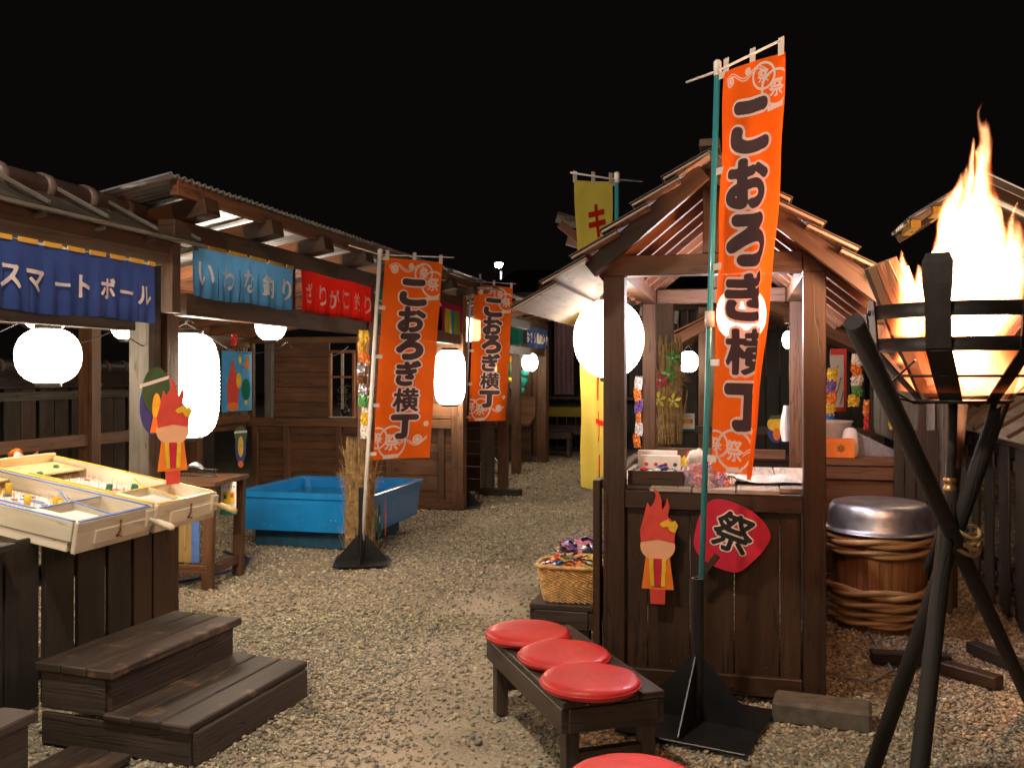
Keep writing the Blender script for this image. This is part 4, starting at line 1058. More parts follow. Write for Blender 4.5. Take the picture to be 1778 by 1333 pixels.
# ---- smart ball game tables
def game_table(y0, wd, trim, cupm, label, seed):
    rng = random.Random(seed)
    X1, LN, ZF, ZB = -2.92, 1.13, .775, .965
    t = thing('ball_game_table', label, 'game table', (X1, y0, ZF), 0, 'tilted smart ball tables')
    tilt = math.atan2(ZB - ZF, LN); t.rotation_euler = (0, -tilt, PI)   # local +x runs back and up from the lane side
    t.location = (X1, y0 + wd, ZF)
    H = .105
    def lbx(nm, c, s, mat, b=.003): return MB().box(c, s, None, b).build(nm, M[mat], t)
    lbx('playing_field', (LN / 2, wd / 2, .022), (LN - .04, wd - .04, .014), 'paper')
    lbx('lower_box', (LN / 2 + .02, wd / 2, -.018), (LN - .06, wd - .02, .045), 'plankwhite')
    lbx('front_board', (.012, wd / 2, H / 2 - .02), (.024, wd, H + .04), 'plankwhite', .004)
    lbx('front_board', (-.003, wd * .42, H * .20), (.012, wd * .72, H * .62), 'plankwhite', .003)
    lbx('side_board', (LN / 2, .010, H / 2 + .005), (LN - .06, .020, H - .01), 'plankwhite', .003)
    lbx('side_board', (LN / 2, wd - .010, H / 2 + .005), (LN - .06, .020, H - .01), 'plankwhite', .003)
    lbx('back_board', (LN - .02, wd / 2, H / 2 + .01), (.024, wd, H + .02), 'rawpine', .003)
    lbx('side_trim', (LN / 2, .010, H + .003), (LN - .06, .017, .005), trim, .001)
    lbx('side_trim', (LN / 2, wd - .010, H + .003), (LN - .06, .017, .005), trim, .001)
    lbx('front_trim', (.012, wd / 2, H + .003), (.02, wd - .04, .005), trim, .001)
    # ball channels towards the player
    def div(nm, a, b_, h=.07, th=.012, mat='plankwhite'):
        MB().beam((a[0], a[1], h / 2 + .028), (b_[0], b_[1], h / 2 + .028), th, h).build(nm, M[mat], t)
        MB().beam((a[0], a[1], h + .031), (b_[0], b_[1], h + .031), th, .005).build('divider_trim', M[trim], t)
    div('divider', (.30, .02), (.30, wd - .10)); div('divider', (.30, wd * .45), (.48, wd * .18)); div('divider', (.02, wd * .52), (.30, wd * .40))
    div('divider', (.02, wd - .10), (LN - .25, wd - .10), .065)
    lbx('tray_cover', (.16, wd - .062, .098), (.28, .065, .008), 'plankwhite', .002)
    lbx('tray_cover', (.10, wd * .72, .094), (.18, wd * .22, .006), 'paper', .002)
    lbx('arch_board', (LN - .16, wd / 2, .075), (.22, wd - .05, .012), 'rawpine', .003)
    # painted patches on the field
    for k in range(5):
        lbx('painted_patch', (.50 + rng.random() * .45, .1 + rng.random() * (wd - .3), .0305 + .0006 * k), (.03 + rng.random() * .10, .02 + rng.random() * .07, .001), rng.choice([trim, 'redp', 'yellowp', 'redp']), .0003)
    pins = MB()
    for k in range(150):
        x, y = rng.uniform(.36, LN - .30), rng.uniform(.05, wd - .14)
        pins.tube([(x, y, .028), (x + rng.gauss(0, .0006), y, .028 + rng.uniform(.035, .045))], .0011, 4, True, False)
    for k in range(16): pins.tube([(LN - .32, .06 + k * .022, .028), (LN - .32, .06 + k * .022, .075)], .0012, 4, True, False)
    pins.build('pins', M['nail'], t, kind='stuff')
    for k in range(7):
        x, y = rng.uniform(.40, LN - .3), rng.uniform(.08, wd - .16)
        MB().lathe([(.0, .004), (.016, .004), (.016, 0), (0, 0)], 14, c=(x, y, .030), close=False).build('disc', M[rng.choice(['redp', 'greenp', 'bluep', 'redp'])], t)
    spots = {'greenp': [(.40, .30), (.36, .24), (.47, .18), (.42, .12), (.95, .33), (.86, .10)], 'yellowp': [(.42, .17), (.36, .21), (.40, .12), (.52, .25), (.66, .36), (.75, .12)]}[cupm]
    for k, (x, y) in enumerate(spots):
        y = wd - .06 - y if cupm == 'greenp' else y + .02
        MB().lathe([(.0, 0), (.0165, 0), (.0165, .052), (.013, .054), (.013, .048), (0, .048)], 14, c=(x, y, .042), rot=Matrix.Rotation(rng.gauss(0, .12), 3, 'X'), close=False).build('cup', M[cupm], t)
        MB().tube([(x, y, .028), (x, y, .044)], .003, 5).build('cup_pin', M['nail'], t)
        MB().lathe([(.0, .004), (.022, .004), (.022, 0), (0, 0)], 14, c=(x, y + .004, .0298), close=False).build('disc', M['greenp' if cupm == 'greenp' else 'bluep'], t)
    # plunger and rusty latch on the lane side
    MB().lathe([(.010, 0), (.010, .04), (.017, .05), (.018, .135), (.012, .15), (0, .152)], 12, c=(-.006, .035, .05), rot=Matrix.Rotation(-PI / 2 - .12, 3, 'Y'), close=False).build('plunger', M['rawpine' if cupm == 'greenp' else 'plankwhite'], t)
    lbx('plunger_block', (-.008, .035, .052), (.02, .055, .09), 'plankwhite', .006)
    r_ = MB(); r_.tube([(-.012, wd * .48, .07), (-.016, wd * .48, .03), (-.012, wd * .48 + .015, .0)], .004, 6); r_.tube([(-.012, wd * .48 + .02, .01), (-.015, wd * .48 - .02, -.002)], .003, 6)
    r_.lathe([(.008, 0), (.009, .003), (0, .006)], 10, c=(-.011, wd * .48, .075), rot=Matrix.Rotation(-PI / 2, 3, 'Y')); r_.build('latch', M['rust'], t)
    return t
game_table(3.56, .545, 'bluep', 'yellowp', 'near ball game table with blue trim and yellow wooden cups', 3)
game_table(4.14, .555, 'yellowp', 'greenp', 'farther ball game table with yellow trim and green wooden cups', 8)

tt = thing('snack_packet', 'crumpled orange and white packet hanging at the back rail above the tables', 'packet', at(40, 800, 5.9))
m = MB(CANDY)
def pk(u, v):
    return Vector(((u - .5) * .20, .02 * math.sin(u * 9 + v * 5), (v - .5) * .10 + .03 * math.sin(u * 7)))
MB().grid(pk, 10, 6, sm=False).build('wrapper', M['orangep'], tt)
MB().grid(lambda u, v: pk(.25 + u * .4, .2 + v * .6) + Vector((0, -.004, 0)), 6, 4, sm=False).build('white_label', M['white'], tt)

# plain cut-outs tied to the corner post (their printed characters are not reproduced)
cutboard('tall oval green board with white band tied to the corner post', at(268, 690, 5.25) + Vector((0, 0, -.05)), (PI / 2, .0, 1.05),
    (('board', ell(0, .0, .085, .165, 26), 'bluep2', -.006, .005), ('green_oval', ell(0.01, .09, .082, .135, 26), 'dgreen', 0, .004), ('white_band', [(-.085, .105), (.08, .155), (.085, .175), (-.085, .125)], 'printwhite', .005, .002),
     ('yellow_patch', ell(.01, -.01, .026, .085), 'yellowp', .007, .002), ('orange_patch', [(-.03, -.15), (.03, -.15), (.012, -.06), (-.012, -.06)], 'orangep', .009, .002)))
flame2 = [(-.080, -.005), (.0, .012), (.080, -.005), (.086, .05), (.072, .10), (.05, .125), (.058, .175), (.046, .215), (.038, .18), (.022, .15), (.020, .20), (.004, .245), (-.022, .262), (-.008, .225), (-.016, .195), (-.034, .165), (-.05, .19), (-.06, .15), (-.072, .10), (-.086, .05)]
def scaled(ol, s, dx=0, dy=0): return [(x * s + dx, y * s + dy) for x, y in ol]
robe = [(-.078, -.19), (-.038, -.19), (-.035, -.26), (.035, -.26), (.038, -.19), (.078, -.19), (.058, -.03), (-.058, -.03)]
def flame_board(label, loc, rz, s=1.0):
    return cutboard(label, loc, (PI / 2, 0, rz),
        (('peach_disc', scaled(ell(0, .02, .085, .072, 24), s), 'peach', 0, .005), ('red_flame', scaled(flame2, s, 0, .045 * s), 'redp', .006, .002),
         ('orange_panel', scaled(robe, s), 'orangep', -.003, .005), ('pink_panel', scaled([(-.034, -.262), (.034, -.262), (.038, -.19), (-.038, -.19)], s), 'redp', .003, .002),
         ('yellow_strip', scaled([(-.036, -.175), (-.016, -.175), (-.022, -.04), (-.042, -.04)], s), 'yellowp', .004, .002), ('yellow_strip', scaled([(.016, -.175), (.036, -.175), (.042, -.04), (.022, -.04)], s), 'yellowp', .004, .002),
         ('crimson_strip', scaled([(-.014, -.175), (.014, -.175), (.020, -.04), (-.020, -.04)], s), 'cerise', .005, .002),
         ('yellow_bow', scaled([(.02, .14), (.05, .155), (.065, .14), (.085, .15), (.10, .125), (.085, .09), (.06, .10), (.05, .12), (.025, .115), (.01, .13)], s), 'yellowp', .009, .002)))
flame_board('red flame shaped board with orange lower half tied beside the tall left lantern', at(300, 755, 5.2), .9, 1.06)
flame_board('red flame shaped board with orange lower half on the candy stall front', at(1142, 955, 4.43), .0, .98)

# poster, little board on the back wall
ps = thing('poster', 'blue poster with yellow, red and orange dots on the back wall of the long stall', 'poster', (XB + .125, 9.36, 1.12), 0)
P_ = Matrix(((0, 0, 1, 0), (1, 0, 0, 0), (0, 1, 0, 0), (0, 0, 0, 1)))
MB().plate([(0, 0), (.66, 0), (.66, .70), (0, .70)], .004, P_).build('sheet', M['poster'], ps)
for nm, ol, mt in (('red_plume', [(.12, .1), (.34, .1), (.36, .26), (.30, .42), (.22, .62), (.16, .45), (.10, .30)], 'redp'), ('peach_patch', ell(.23, .2, .12, .09), 'peach'), ('orange_patch', ell(.23, .06, .12, .055), 'orangep'), ('yellow_dot', ell(.38, .60, .035, .045), 'yellowp'), ('orange_dot', ell(.55, .56, .045, .07), 'orangep'), ('yellow_patch', ell(.36, .36, .06, .09), 'yellowp'), ('green_patch', ell(.52, .25, .10, .13), 'green'), ('yellow_patch', ell(.52, .14, .035, .08), 'yellowp'), ('red_spot', ell(.46, .52, .02, .02), 'redp')):
    MB().plate(ol, .002, P_ @ Matrix.Translation((0, 0, .005 + random.random() * .003))).build(nm, M[mt], ps)
cutboard('narrow green board hanging on the low rail below the blue poster', at(418, 775, 10.55), (PI / 2, 0, .5), (('board', ell(0, 0, .06, .20), 'bluep2', 0, .005), ('green_oval', ell(0, .13, .07, .10), 'dgreen', .006, .002), ('white_band', [(-.07, .15), (.07, .16), (.07, .185), (-.07, .175)], 'printwhite', .009, .002), ('yellow_patch', ell(0, .0, .03, .12), 'yellowp', .009, .002), ('orange_patch', ell(0, -.2, .03, .04), 'orangep', .009, .002)))
# wooden trestle with reed screen, sign
ts = thing('reed_screen_stand', 'wooden stand with reed mat, blue strip and flat top right of the ball game tables', 'stand', S(-2.70, 6.75), .10)
for x in (.0, .50):
    beam(ts, 'leg', (x, 0, 0), (x + .02, 0, .74), .075, .055, 'brown', up=(0, 1, 0)); beam(ts, 'leg', (x, .5, 0), (x + .02, .5, .74), .075, .055, 'brown', up=(0, 1, 0))
beam(ts, 'lower_rail', (0, -.01, .14), (.5, -.01, .14), .04, .06, 'brown'); beam(ts, 'lower_rail', (.5, 0, .12), (.5, .5, .12), .04, .06, 'brown')
for k in range(4): beam(ts, 'top_plank', (-.12, .02 + .145 * k, .76), (.58, .02 + .145 * k, .76), .14, .035, 'brown')
box(ts, 'reed_mat', (.20, .03, .46), (.32, .012, .56), 'reed', b=.001)
box(ts, 'blue_edge', (.39, .028, .46), (.06, .014, .56), 'bluep')
sg = thing('paper_sign', 'small paper sign with yellow picture and green foot beside the blue pool', 'sign', at(397, 862, 6.9), .45)
box(sg, 'sheet', (0, 0, 0), (.11, .006, .22), 'paper', b=.001); box(sg, 'picture', (0, -.006, -.005), (.085, .003, .09), 'yellowp', b=.001)
box(sg, 'green_foot', (0, -.002, -.115), (.12, .012, .035), 'green', b=.002)
ms = MB()
for k, ch in enumerate('よく見てね'): put_glyph(ms, ch, -.04 + .02 * k, .075, .019, lambda x, y: Vector((x, -.0045, y)), .02, 14)
ms.build('lettering', M['inkblack'], sg); box(sg, 'red_spot', (.025, -.009, .01), (.02, .002, .03), 'redp', b=.0005); box(sg, 'green_spot', (-.025, -.009, 0), (.02, .002, .03), 'greenp', b=.0005)
bb = thing('wire_basket', 'black wire basket with crumpled plastic behind the ball game tables', 'basket', at(345, 826, 6.6))
for k in range(12): MB().tube([(-.14 + k * .025, 0, 0), (-.14 + k * .025, 0, .05)], .002, 4).build('wire', M['wire'], bb)
MB().tube([(-.15, 0, .05), (.15, 0, .05)], .005, 5).build('rim', M['wire'], bb); MB().tube([(-.15, 0, .0), (.15, 0, .0)], .005, 5).build('rim', M['wire'], bb)
MB().grid(lambda u, v: Vector((-.12 + .16 * u, .02 * math.sin(v * 6), .05 + .05 * math.sin(PI * u) * (.6 + .4 * math.sin(v * 7)) )), 8, 8, sm=False).build('plastic', M['steel'], bb)
tag(MB().tube([S(-2.75, 6.6, .012), S(-2.4, 6.9, .012), S(-2.15, 7.35, .012), S(-2.2, 7.7, .012), S(-2.5, 8.0, .012)], .011, 6).build('ground_cable', M['bluep2']), 'thin dark blue cable lying on the gravel below the reed stand', 'cable')
# toy bags by the long stall's middle post
def toy_bag(label, loc, w_, h_, cols, rz=0, group='clear bags of toys on cords'):
    t = thing('toy_bag', label, 'toy bag', loc, rz, group)
    for k, c_ in enumerate(cols):
        z0 = h_ / 2 - (k + 1) * h_ / len(cols)
        ww, off, sk = w_ * random.uniform(.75, 1.1), random.uniform(-.15, .15) * w_, random.uniform(-.3, .3)
        MB().grid(lambda u, v: Vector(((u - .5) * ww * (.88 + .12 * math.sin(PI * v)) + off + sk * (v - .5) * .05, -.02 + .018 * mnoise.noise(Vector((u * 5 + k * 3, v * 6, h_ * 9))) - .015 * math.sin(PI * u), z0 + (v * 1.18 - .09) * h_ / len(cols) + .006 * math.sin(u * 21 + k)), ), 9, 10, sm=False).build('packet', c_, t)
    MB().tube([(0, 0, h_ / 2 - .01), (0, 0, h_ / 2 + .15)], .002, 4).build('cord', M['wire'], t)
    return t
toy_bag('long strip of shiny amber toy packets hanging on the long stall post', at(631, 640, 7.65), .10, .62, [CANDY[1], M['gold'], CANDY[3], M['steel'], M['rust'], M['steel'], CANDY[6]], .5)
toy_bag('lower strip of yellow printed packets hanging beside the white banner pole', at(634, 715, 7.7), .10, .42, [CANDY[1], CANDY[4], CANDY[1], CANDY[4]], .5)
toy_bag('small red star charm hung on the rail right of the tall left lantern', at(408, 590, 9.6), .07, .10, [CANDY[0]], 0)
pot = thing('potted_plant', 'small leafy plant standing in the window of the partition wall', 'plant', (-4.58, 10.16, 1.06))
MB().lathe([(.04, 0), (.055, .08), (.05, .08), (.045, .07)], 14).build('pot', M['stand'], pot)
pm_ = MB()
for k in range(70):
    a = random.uniform(0, 6.28); r = random.uniform(.01, .10); z = .08 + random.uniform(0, .30)
    c_ = Vector((r * math.cos(a), r * math.sin(a) * .6, z)); u_ = Vector((random.gauss(0, 1), random.gauss(0, 1), random.gauss(0, 1))).normalized() * .02
    v_ = u_.orthogonal().normalized() * .010
    pm_.raw([c_ - u_, c_ + v_, c_ + u_, c_ - v_], [(0, 1, 2, 3)])
pm_.build('leaves', M['grey'], pot, kind='stuff'); MB().tube([(0, 0, .05), (.01, 0, .36)], .003, 5).build('stem', M['leaf'], pot)

# ================================================================== CANDY STALL
cs = thing('candy_stall', 'small dark brown gabled sweet stall right of the lane, open above its counter', 'stall', (-.66, 4.5, 0))
def c(name, p0, p1, wd, th, mat='stall', **k): return beam(cs, name, p0, p1, wd, th, mat, **k)
W_, D_ = 1.04, 1.86
c('post', (.052, .05, .02), (.052, .05, 2.03), .104, .10, up=(0, 1, 0)); c('post', (W_ - .05, .05, 0), (W_ - .05, .05, 2.03), .10, .10, up=(0, 1, 0))
c('post', (.045, D_, 0), (.045, D_, 2.03), .085, .10, 'brown', up=(0, 1, 0)); c('post', (W_ - .03, D_, 0), (W_ - .03, D_, 2.03), .085, .10, 'brown', up=(0, 1, 0))
c('top_beam', (-.002, .05, 2.08), (W_ - .105, .05, 2.08), .095, .098); c('beam_end', (W_ - .103, .05, 2.081), (W_ + .004, .05, 2.081), .10, .102)
c('top_beam', (.05, .105, 2.078), (.05, D_ + .04, 2.078), .09, .094, 'brown'); c('top_beam', (W_ - .05, .105, 2.078), (W_ - .05, D_ + .04, 2.078), .09, .094, 'brown')
c('top_beam', (.10, D_, 2.077), (W_ - .10, D_, 2.077), .09, .093, 'brown')
c('king_post', (W_ / 2, .05, 2.132), (W_ / 2, .05, 2.50), .085, .08, up=(0, 1, 0)); c('king_post', (W_ / 2, D_, 2.13), (W_ / 2, D_, 2.50), .085, .08, 'brown', up=(0, 1, 0))
c('counter_rail', (.105, .03, .94), (W_ - .105, .03, .94), .045, .085); c('bottom_rail', (.105, .02, .075), (W_ - .105, .02, .075), .03, .09)
xs = [.106, .213, .417, .625, .835, .934]
for k in range(5):
    a, b_ = xs[k] + .002, xs[k + 1] - .002
    c('front_board', ((a + b_) / 2, .045 + .003 * (k % 2), .03), ((a + b_) / 2, .045 + .003 * (k % 2), .90), b_ - a, .018, up=(0, 1, 0))
for k in range(5):
    a = .02 + k * .205
    c('counter_plank', (a + .10, .0 if 0 < k < 4 else .102, .992), (a + .10, 1.15, .992), .199, .022, 'counter')
for sx in (.01, W_ - .01):
    for k in range(7): c('side_board', (sx, .12 + .26 * k, .03), (sx, .12 + .26 * k, .97), .25, .018, up=(1, 0, 0))
c('side_fin', (-.035, .05, 0), (-.035, .05, 1.03), .035, .09, up=(0, 1, 0))
c('side_rail', (-.01, .12, 1.0), (-.01, 1.75, 1.0), .06, .05)
c('back_rail', (.1, D_, 1.02), (W_ - .1, D_, 1.02), .06, .06, 'brown')
nl = MB()
for k in range(5):
    for z in (.10, .16, .86): nl.lathe([(.0035, 0), (.003, .0015), (0, .002)], 6, c=((xs[k] + xs[k + 1]) / 2 + random.uniform(-.05, .05) * (k in (1, 2, 3)), .034, z), rot=Matrix.Rotation(PI / 2, 3, 'X'), close=False)
nl.build('nail_heads', M['rust'], cs, kind='stuff')
# roof
rg = Vector((W_ / 2, 0, 2.56)); el = Vector((W_ / 2 - .85, 0, 1.87)); er = Vector((W_ / 2 + .85, 0, 1.87))
for side, e_ in ((-1, el), (1, er)):
    d_ = (e_ - rg); Ld = d_.length; dn = d_.normalized(); up_ = Vector((-dn.z * (1 if side > 0 else -1) * side * side, 0, abs(dn.x)))
    nrm_ = Vector((side * abs(dn.z), 0, abs(dn.x)))
    for k in range(8):
        y = -.15 + k * .30
        c('rafter', rg + Vector((side * .03, y, -.075)), rg + dn * (Ld * (.66 if side < 0 else .90)) + Vector((0, y, -.06)), .042, .085, 'stall' if k == 0 else 'rafter', up=nrm_)
    for k in range(6):
        s0, s1 = Ld * k / 6, Ld * (k + 1) / 6 + .055
        p0 = rg + dn * s0 + nrm_ * -.012; p1 = rg + dn * s1 + nrm_ * .034
        mid = (p0 + p1) / 2; y0, y1 = -.27 + random.uniform(-.015, .015), 2.2 + random.uniform(-.03, .03)
        x_ = Vector((0, 1, 0)); z_ = (p1 - p0).normalized().cross(x_) ; z_.normalize(); y_ = z_.cross(x_)
        MB().box(mid + Vector((0, (y0 + y1) / 2, 0)), (y1 - y0, (p1 - p0).length, .013), Matrix((x_, y_, z_)).transposed(), .003).build('roof_board', M['pale'], cs)
        # dark roofing felt strip over each board
        MB().box(mid + nrm_ * .012 + Vector((0, (y0 + y1) / 2, 0)), (y1 - y0 + .012, (p1 - p0).length + .008, .006), Matrix((x_, y_, z_)).transposed(), .001).build('roof_felt', M['felt'], cs)
c('ridge_board', (W_ / 2, -.30, 2.585), (W_ / 2, 2.22, 2.585), .09, .035); c('ridge_beam', (W_ / 2, .0, 2.49), (W_ / 2, 2.0, 2.49), .05, .08, 'rafter')
tag(MB().plate([(-.0, 0), (.05, 0), (.035, .02)], .004, Matrix.Translation(at(1240, 420, 4.46))).build('nail_tag', M['clip']), 'tiny pale tag on the beam of the sweet stall', 'tag') if False else None

lantern(at(1057, 588, 5.30), .205, .222, 'large egg-shaped glowing lantern under the left eave of the sweet stall', p=2.1, ring=.24, mat='lantern_big', cord=.10, n=28)
lantern(at(1287, 545, 5.45), .145, .15, 'glowing lantern inside the sweet stall, shining through the big orange banner', ring=.4, mat='lantern_in', cord=.12)

# things on the counter
ty = thing('wooden_tray', 'shallow wooden tray of sweets at the left end of the counter', 'tray', (-.545, 4.58, 1.004))
for p_, s_ in (((.13, .01, .035), (.27, .016, .07)), ((.13, .30, .035), (.27, .016, .07)), ((.004, .155, .035), (.012, .27, .068)), ((.256, .155, .035), (.012, .27, .068)), ((.13, .155, .006), (.24, .27, .01))): box(ty, 'side' if s_[2] > .02 else 'bottom', p_, s_, 'stall' if p_[1] < .02 else 'counter', b=.002)
def heap(name, label, loc, size, n, cat, seed, shell=None, scale=.02, pal=CANDY):
    rng = random.Random(seed); m = MB()
    for i in range(n):
        a, r = rng.uniform(0, 6.28), math.sqrt(rng.random())
        x, y = (rng.random() - .5) * size[0], (rng.random() - .5) * size[1]
        z = size[2] * (1 - max(abs(x) / size[0] * 2, abs(y) / size[1] * 2) ** 2 * .6) * rng.uniform(.55, 1)
        R = Euler((rng.uniform(-.6, .6), rng.uniform(-.6, .6), rng.uniform(0, 6.28))).to_matrix()
        m.mi = rng.randrange(len(pal)); s_ = scale * rng.uniform(.7, 1.3)
        u0 = rng.uniform(0, 6)
        m.grid(lambda u, v: R @ Vector(((u - .5) * s_ * 2.6, (v - .5) * s_ * (1.2 + .8 * math.sin(PI * u)), s_ * .45 * math.sin(PI * u) * math.sin(PI * v) + s_ * .12 * math.sin(u * 17 + u0 + v * 9))) + Vector((x, y, z)), 5, 4, sm=False)
    o = m.build(name, pal, None, loc, kind='stuff'); tag(o, label, cat); return o
heap('sweets', 'loose wrapped sweets filling the wooden tray on the counter', (-.415, 4.735, 1.015), (.23, .25, .075), 90, 'sweets', 4, scale=.018, pal=[CANDY[4], CANDY[7], CANDY[5], CANDY[4], CANDY[2], CANDY[0]])
for k, (dy, z, lab) in enumerate(((.10, .075, 'white sweet box with red and green flower print, front one in the tray'), (.16, .085, 'white sweet box with pink print standing behind the flower printed box'))):
    bx_ = thing('sweet_box', lab, 'box', (-.55 + .03 + .02 * (1 - k), 4.60 + dy, 1.02 + .0), 0, 'sweet boxes in the counter tray')
    box(bx_, 'carton', (.10, .02, .06 + .02 * k), (.20, .03, .12), 'paper', b=.002)
    for j in range(7):
        MB().plate(ell(.03 + j * .024, .075 - .03 * (j % 2) + .02 * k, .011, .010, 8), .001, Matrix.Translation((0, .0045, 0)) @ Matrix.Rotation(PI / 2, 4, 'X')).build('printed_spot', M[['redp', 'cerise', 'redp', 'green', 'redp', 'peach', 'greenp'][j]] if k == 0 else CANDY[5], bx_)
sb_ = thing('sweet_bag', 'clear bag of pink and violet wrapped sweets on the counter behind the teal pole', 'bag', (-.17, 4.66, 1.004))
m = MB(); rng = random.Random(9)
pal = [CANDY[5], CANDY[4], CANDY[7], CANDY[1], CANDY[5], CANDY[0]]
for i in range(120):
    th_, ph_ = rng.uniform(0, 6.28), math.acos(rng.uniform(-.2, 1)); rr = rng.uniform(.75, 1)
    cc_ = Vector((.125 * rr * math.sin(ph_) * math.cos(th_), .085 * rr * math.sin(ph_) * math.sin(th_), .012 + .085 * rr * abs(math.cos(ph_))))
    m.mi = rng.randrange(len(pal)); R = Euler((rng.uniform(0, 6), rng.uniform(0, 6), 0)).to_matrix(); u0 = rng.uniform(0, 6)
    m.grid(lambda u, v: R @ Vector(((u - .5) * .05, (v - .5) * .024, .007 * math.sin(PI * u) + .003 * math.sin(15 * u + u0))) + cc_, 4, 3, sm=False)
m.build('sweets', pal, sb_, kind='stuff')
mf, nt, bsf = new_mat('clear_film'); bsf.inputs['Alpha'].default_value = .16; bsf.inputs['Roughness'].default_value = .08; bsf.inputs['Base Color'].default_value = (.9, .9, .9, 1)
MB().grid(lambda u, v: Vector((.14 * math.cos(6.28 * u) * (math.cos(v * 1.5) if v < .9 else .12), .10 * math.sin(6.28 * u) * (math.cos(v * 1.5) if v < .9 else .12), .11 * math.sin(v * 1.57) + .006 * math.sin(u * 50) + (.05 if v > .98 else 0))), 40, 10, sm=False).build('film', mf, sb_)
rp = thing('sweet_packets', 'red and gold crumpled packets standing behind the tray', 'packets', (-.30, 4.98, 1.004))
for k in range(5):
    x0, z0 = .05 * k, .05 + .02 * (k % 2)
    MB().grid(lambda u, v: Vector((x0 + (u - .5) * .07, .02 * math.sin(u * 6 + k) - .01 * k, z0 + (v - .5) * .12 + .01 * math.sin(u * 14))), 7, 7, sm=False).build('packet', [CANDY[1], CANDY[0], CANDY[6], CANDY[0], CANDY[4]][k], rp)
tp = thing('crumpled_paper', 'crumpled white tissue paper spread on the counter behind the big banner', 'paper', (.02, 4.86, 1.006))
MB().grid(lambda u, v: Vector(((u - .5) * .62 * (1 - .3 * v), (v - .5) * .30 + .03 * math.sin(u * 9), .012 + .05 * max(0, math.sin(u * 5.5 + v * 2)) * (1 - u) + .014 * math.sin(u * 23 + v * 11) * math.sin(v * 13))), 26, 14, sm=False).build('sheet', M['paper'], tp)
MB().grid(lambda u, v: Vector((-.22 + (u - .5) * .16, .06 + .03 * math.sin(v * 6), .03 + .13 * v * (.6 + .4 * math.sin(u * 5)) + .01 * math.sin(u * 17))), 10, 10, sm=False).build('upright_fold', M['paper'], tp)

# fan on the stall front
fa = thing('round_fan', 'large crimson paper fan lettered 祭 hung on the front of the sweet stall', 'fan', at(1270, 930, 4.33), 0)
fa.rotation_euler = (PI / 2, .0, 0.0)
rot_ = Matrix.Rotation(-.62, 4, 'Z')
_q = [(640, 140), (720, 125), (840, 165), (930, 225), (985, 320), (950, 400), (880, 480), (800, 540), (690, 520), (600, 470), (555, 400), (560, 320), (590, 215)]
_q = [((x - 767) * .000813, (333 - y) * .000813) for x, y in _q]; fan_ol = []
for i in range(len(_q)):     # smooth closed curve
    a, b_, c_, d_ = (Vector(_q[(i + j) % len(_q)]) for j in (-1, 0, 1, 2))
    for s_ in (0, .25, .5, .75): fan_ol.append(tuple(.5 * ((2 * b_) + (c_ - a) * s_ + (2 * a - 5 * b_ + 4 * c_ - d_) * s_ ** 2 + (3 * b_ - a - 3 * c_ + d_) * s_ ** 3)))
MB().plate(fan_ol[::-1], .006, Matrix.Identity(4)).build('fan_face', M['cerise'], fa)
MB().box((0, -.185, .006), (.030, .15, .012), None, .004).build('handle', M['umber'], fa).matrix_local = rot_
RT = Matrix.Rotation(-.33, 4, 'Z'); 
m = MB(); put_glyph(m, '祭', .004, .018, .215, lambda x, y: RT @ Vector((x, y, .0085)), .055, 64); m.build('white_outline', M['printwhite'], fa)
m = MB(); put_glyph(m, '祭', .004, .018, .215, lambda x, y: RT @ Vector((x, y, .0100)), .022, 64); m.build('lettering', M['inkblack'], fa)

# ---- benches, cushions, baskets
def bench(label, loc, rz, L_, Wd, H_, group='dark slatted benches', n=4):
    t = thing('slatted_bench', label, 'bench', loc, rz, group)
    pw = Wd / n
    for k in range(n): box(t, 'slat', (L_ / 2, pw * (k + .5), H_ - .014), (L_, pw - .008, .028), 'bench', b=.004)
    for y in (.018, Wd - .018): box(t, 'apron', (L_ / 2, y, H_ - .075), (L_ - .02, .030, .09), 'bench')
    for x in (.012, L_ - .012): box(t, 'end_apron', (x, Wd / 2, H_ - .075), (.024, Wd - .06, .09), 'bench')
    for x in (.06, L_ - .06):
        for y in (.055, Wd - .055): box(t, 'leg', (x, y, (H_ - .03) / 2), (.06, .055, H_ - .03), 'bench')
        box(t, 'stretcher', (x, Wd / 2, .13), (.04, Wd - .16, .05), 'bench')
    return t
p = S(.18, 3.34); q = S(-.12, 4.25)
ang = math.atan2(q.y - p.y, q.x - p.x)
# local x along the bench (away from the camera), local y to its left -> shift origin to the right-hand near corner
wv = Vector((math.sin(ang), -math.cos(ang), 0)) * .42
bench('dark slatted bench carrying three red cushions before the sweet stall', (p.x + wv.x, p.y + wv.y, 0), ang, .97, .42, .362)
def cushion(label, loc, rz=0):
    t = thing('round_cushion', label, 'cushion', loc, rz, 'round red vinyl cushions')
    R = .192; prof = [(0, 0), (R * .80, 0), (R * .93, .004), (R * .985, .013), (R, .021), (R * .992, .025), (R * .985, .0265), (R * .985, .0285), (R * .965, .036), (R * .90, .042), (R * .75, .0455), (R * .4, .0475), (0, .048)]
    m = MB().lathe(prof, 56, close=False); sd = random.uniform(0, 50)
    for i, v in enumerate(m.V):
        if v[2] > .03:
            q = Vector((v[0] * 9 + sd, v[1] * 9, sd)); m.V[i] = (v[0], v[1], v[2] + .0040 * mnoise.noise(q) + .0016 * mnoise.noise(q * 3.1) - .004 * math.exp(-((v[0] - .03) ** 2 + (v[1] + .02) ** 2) / .006))
    m.build('cushion_pad', M['vinyl'], t)
    MB().tube([(R * 1.0 * math.cos(a), R * 1.0 * math.sin(a), .0235) for a in [2 * PI * k / 56 for k in range(57)]], .0022, 5, False).build('piping', M['vinyl'], t)
    return t
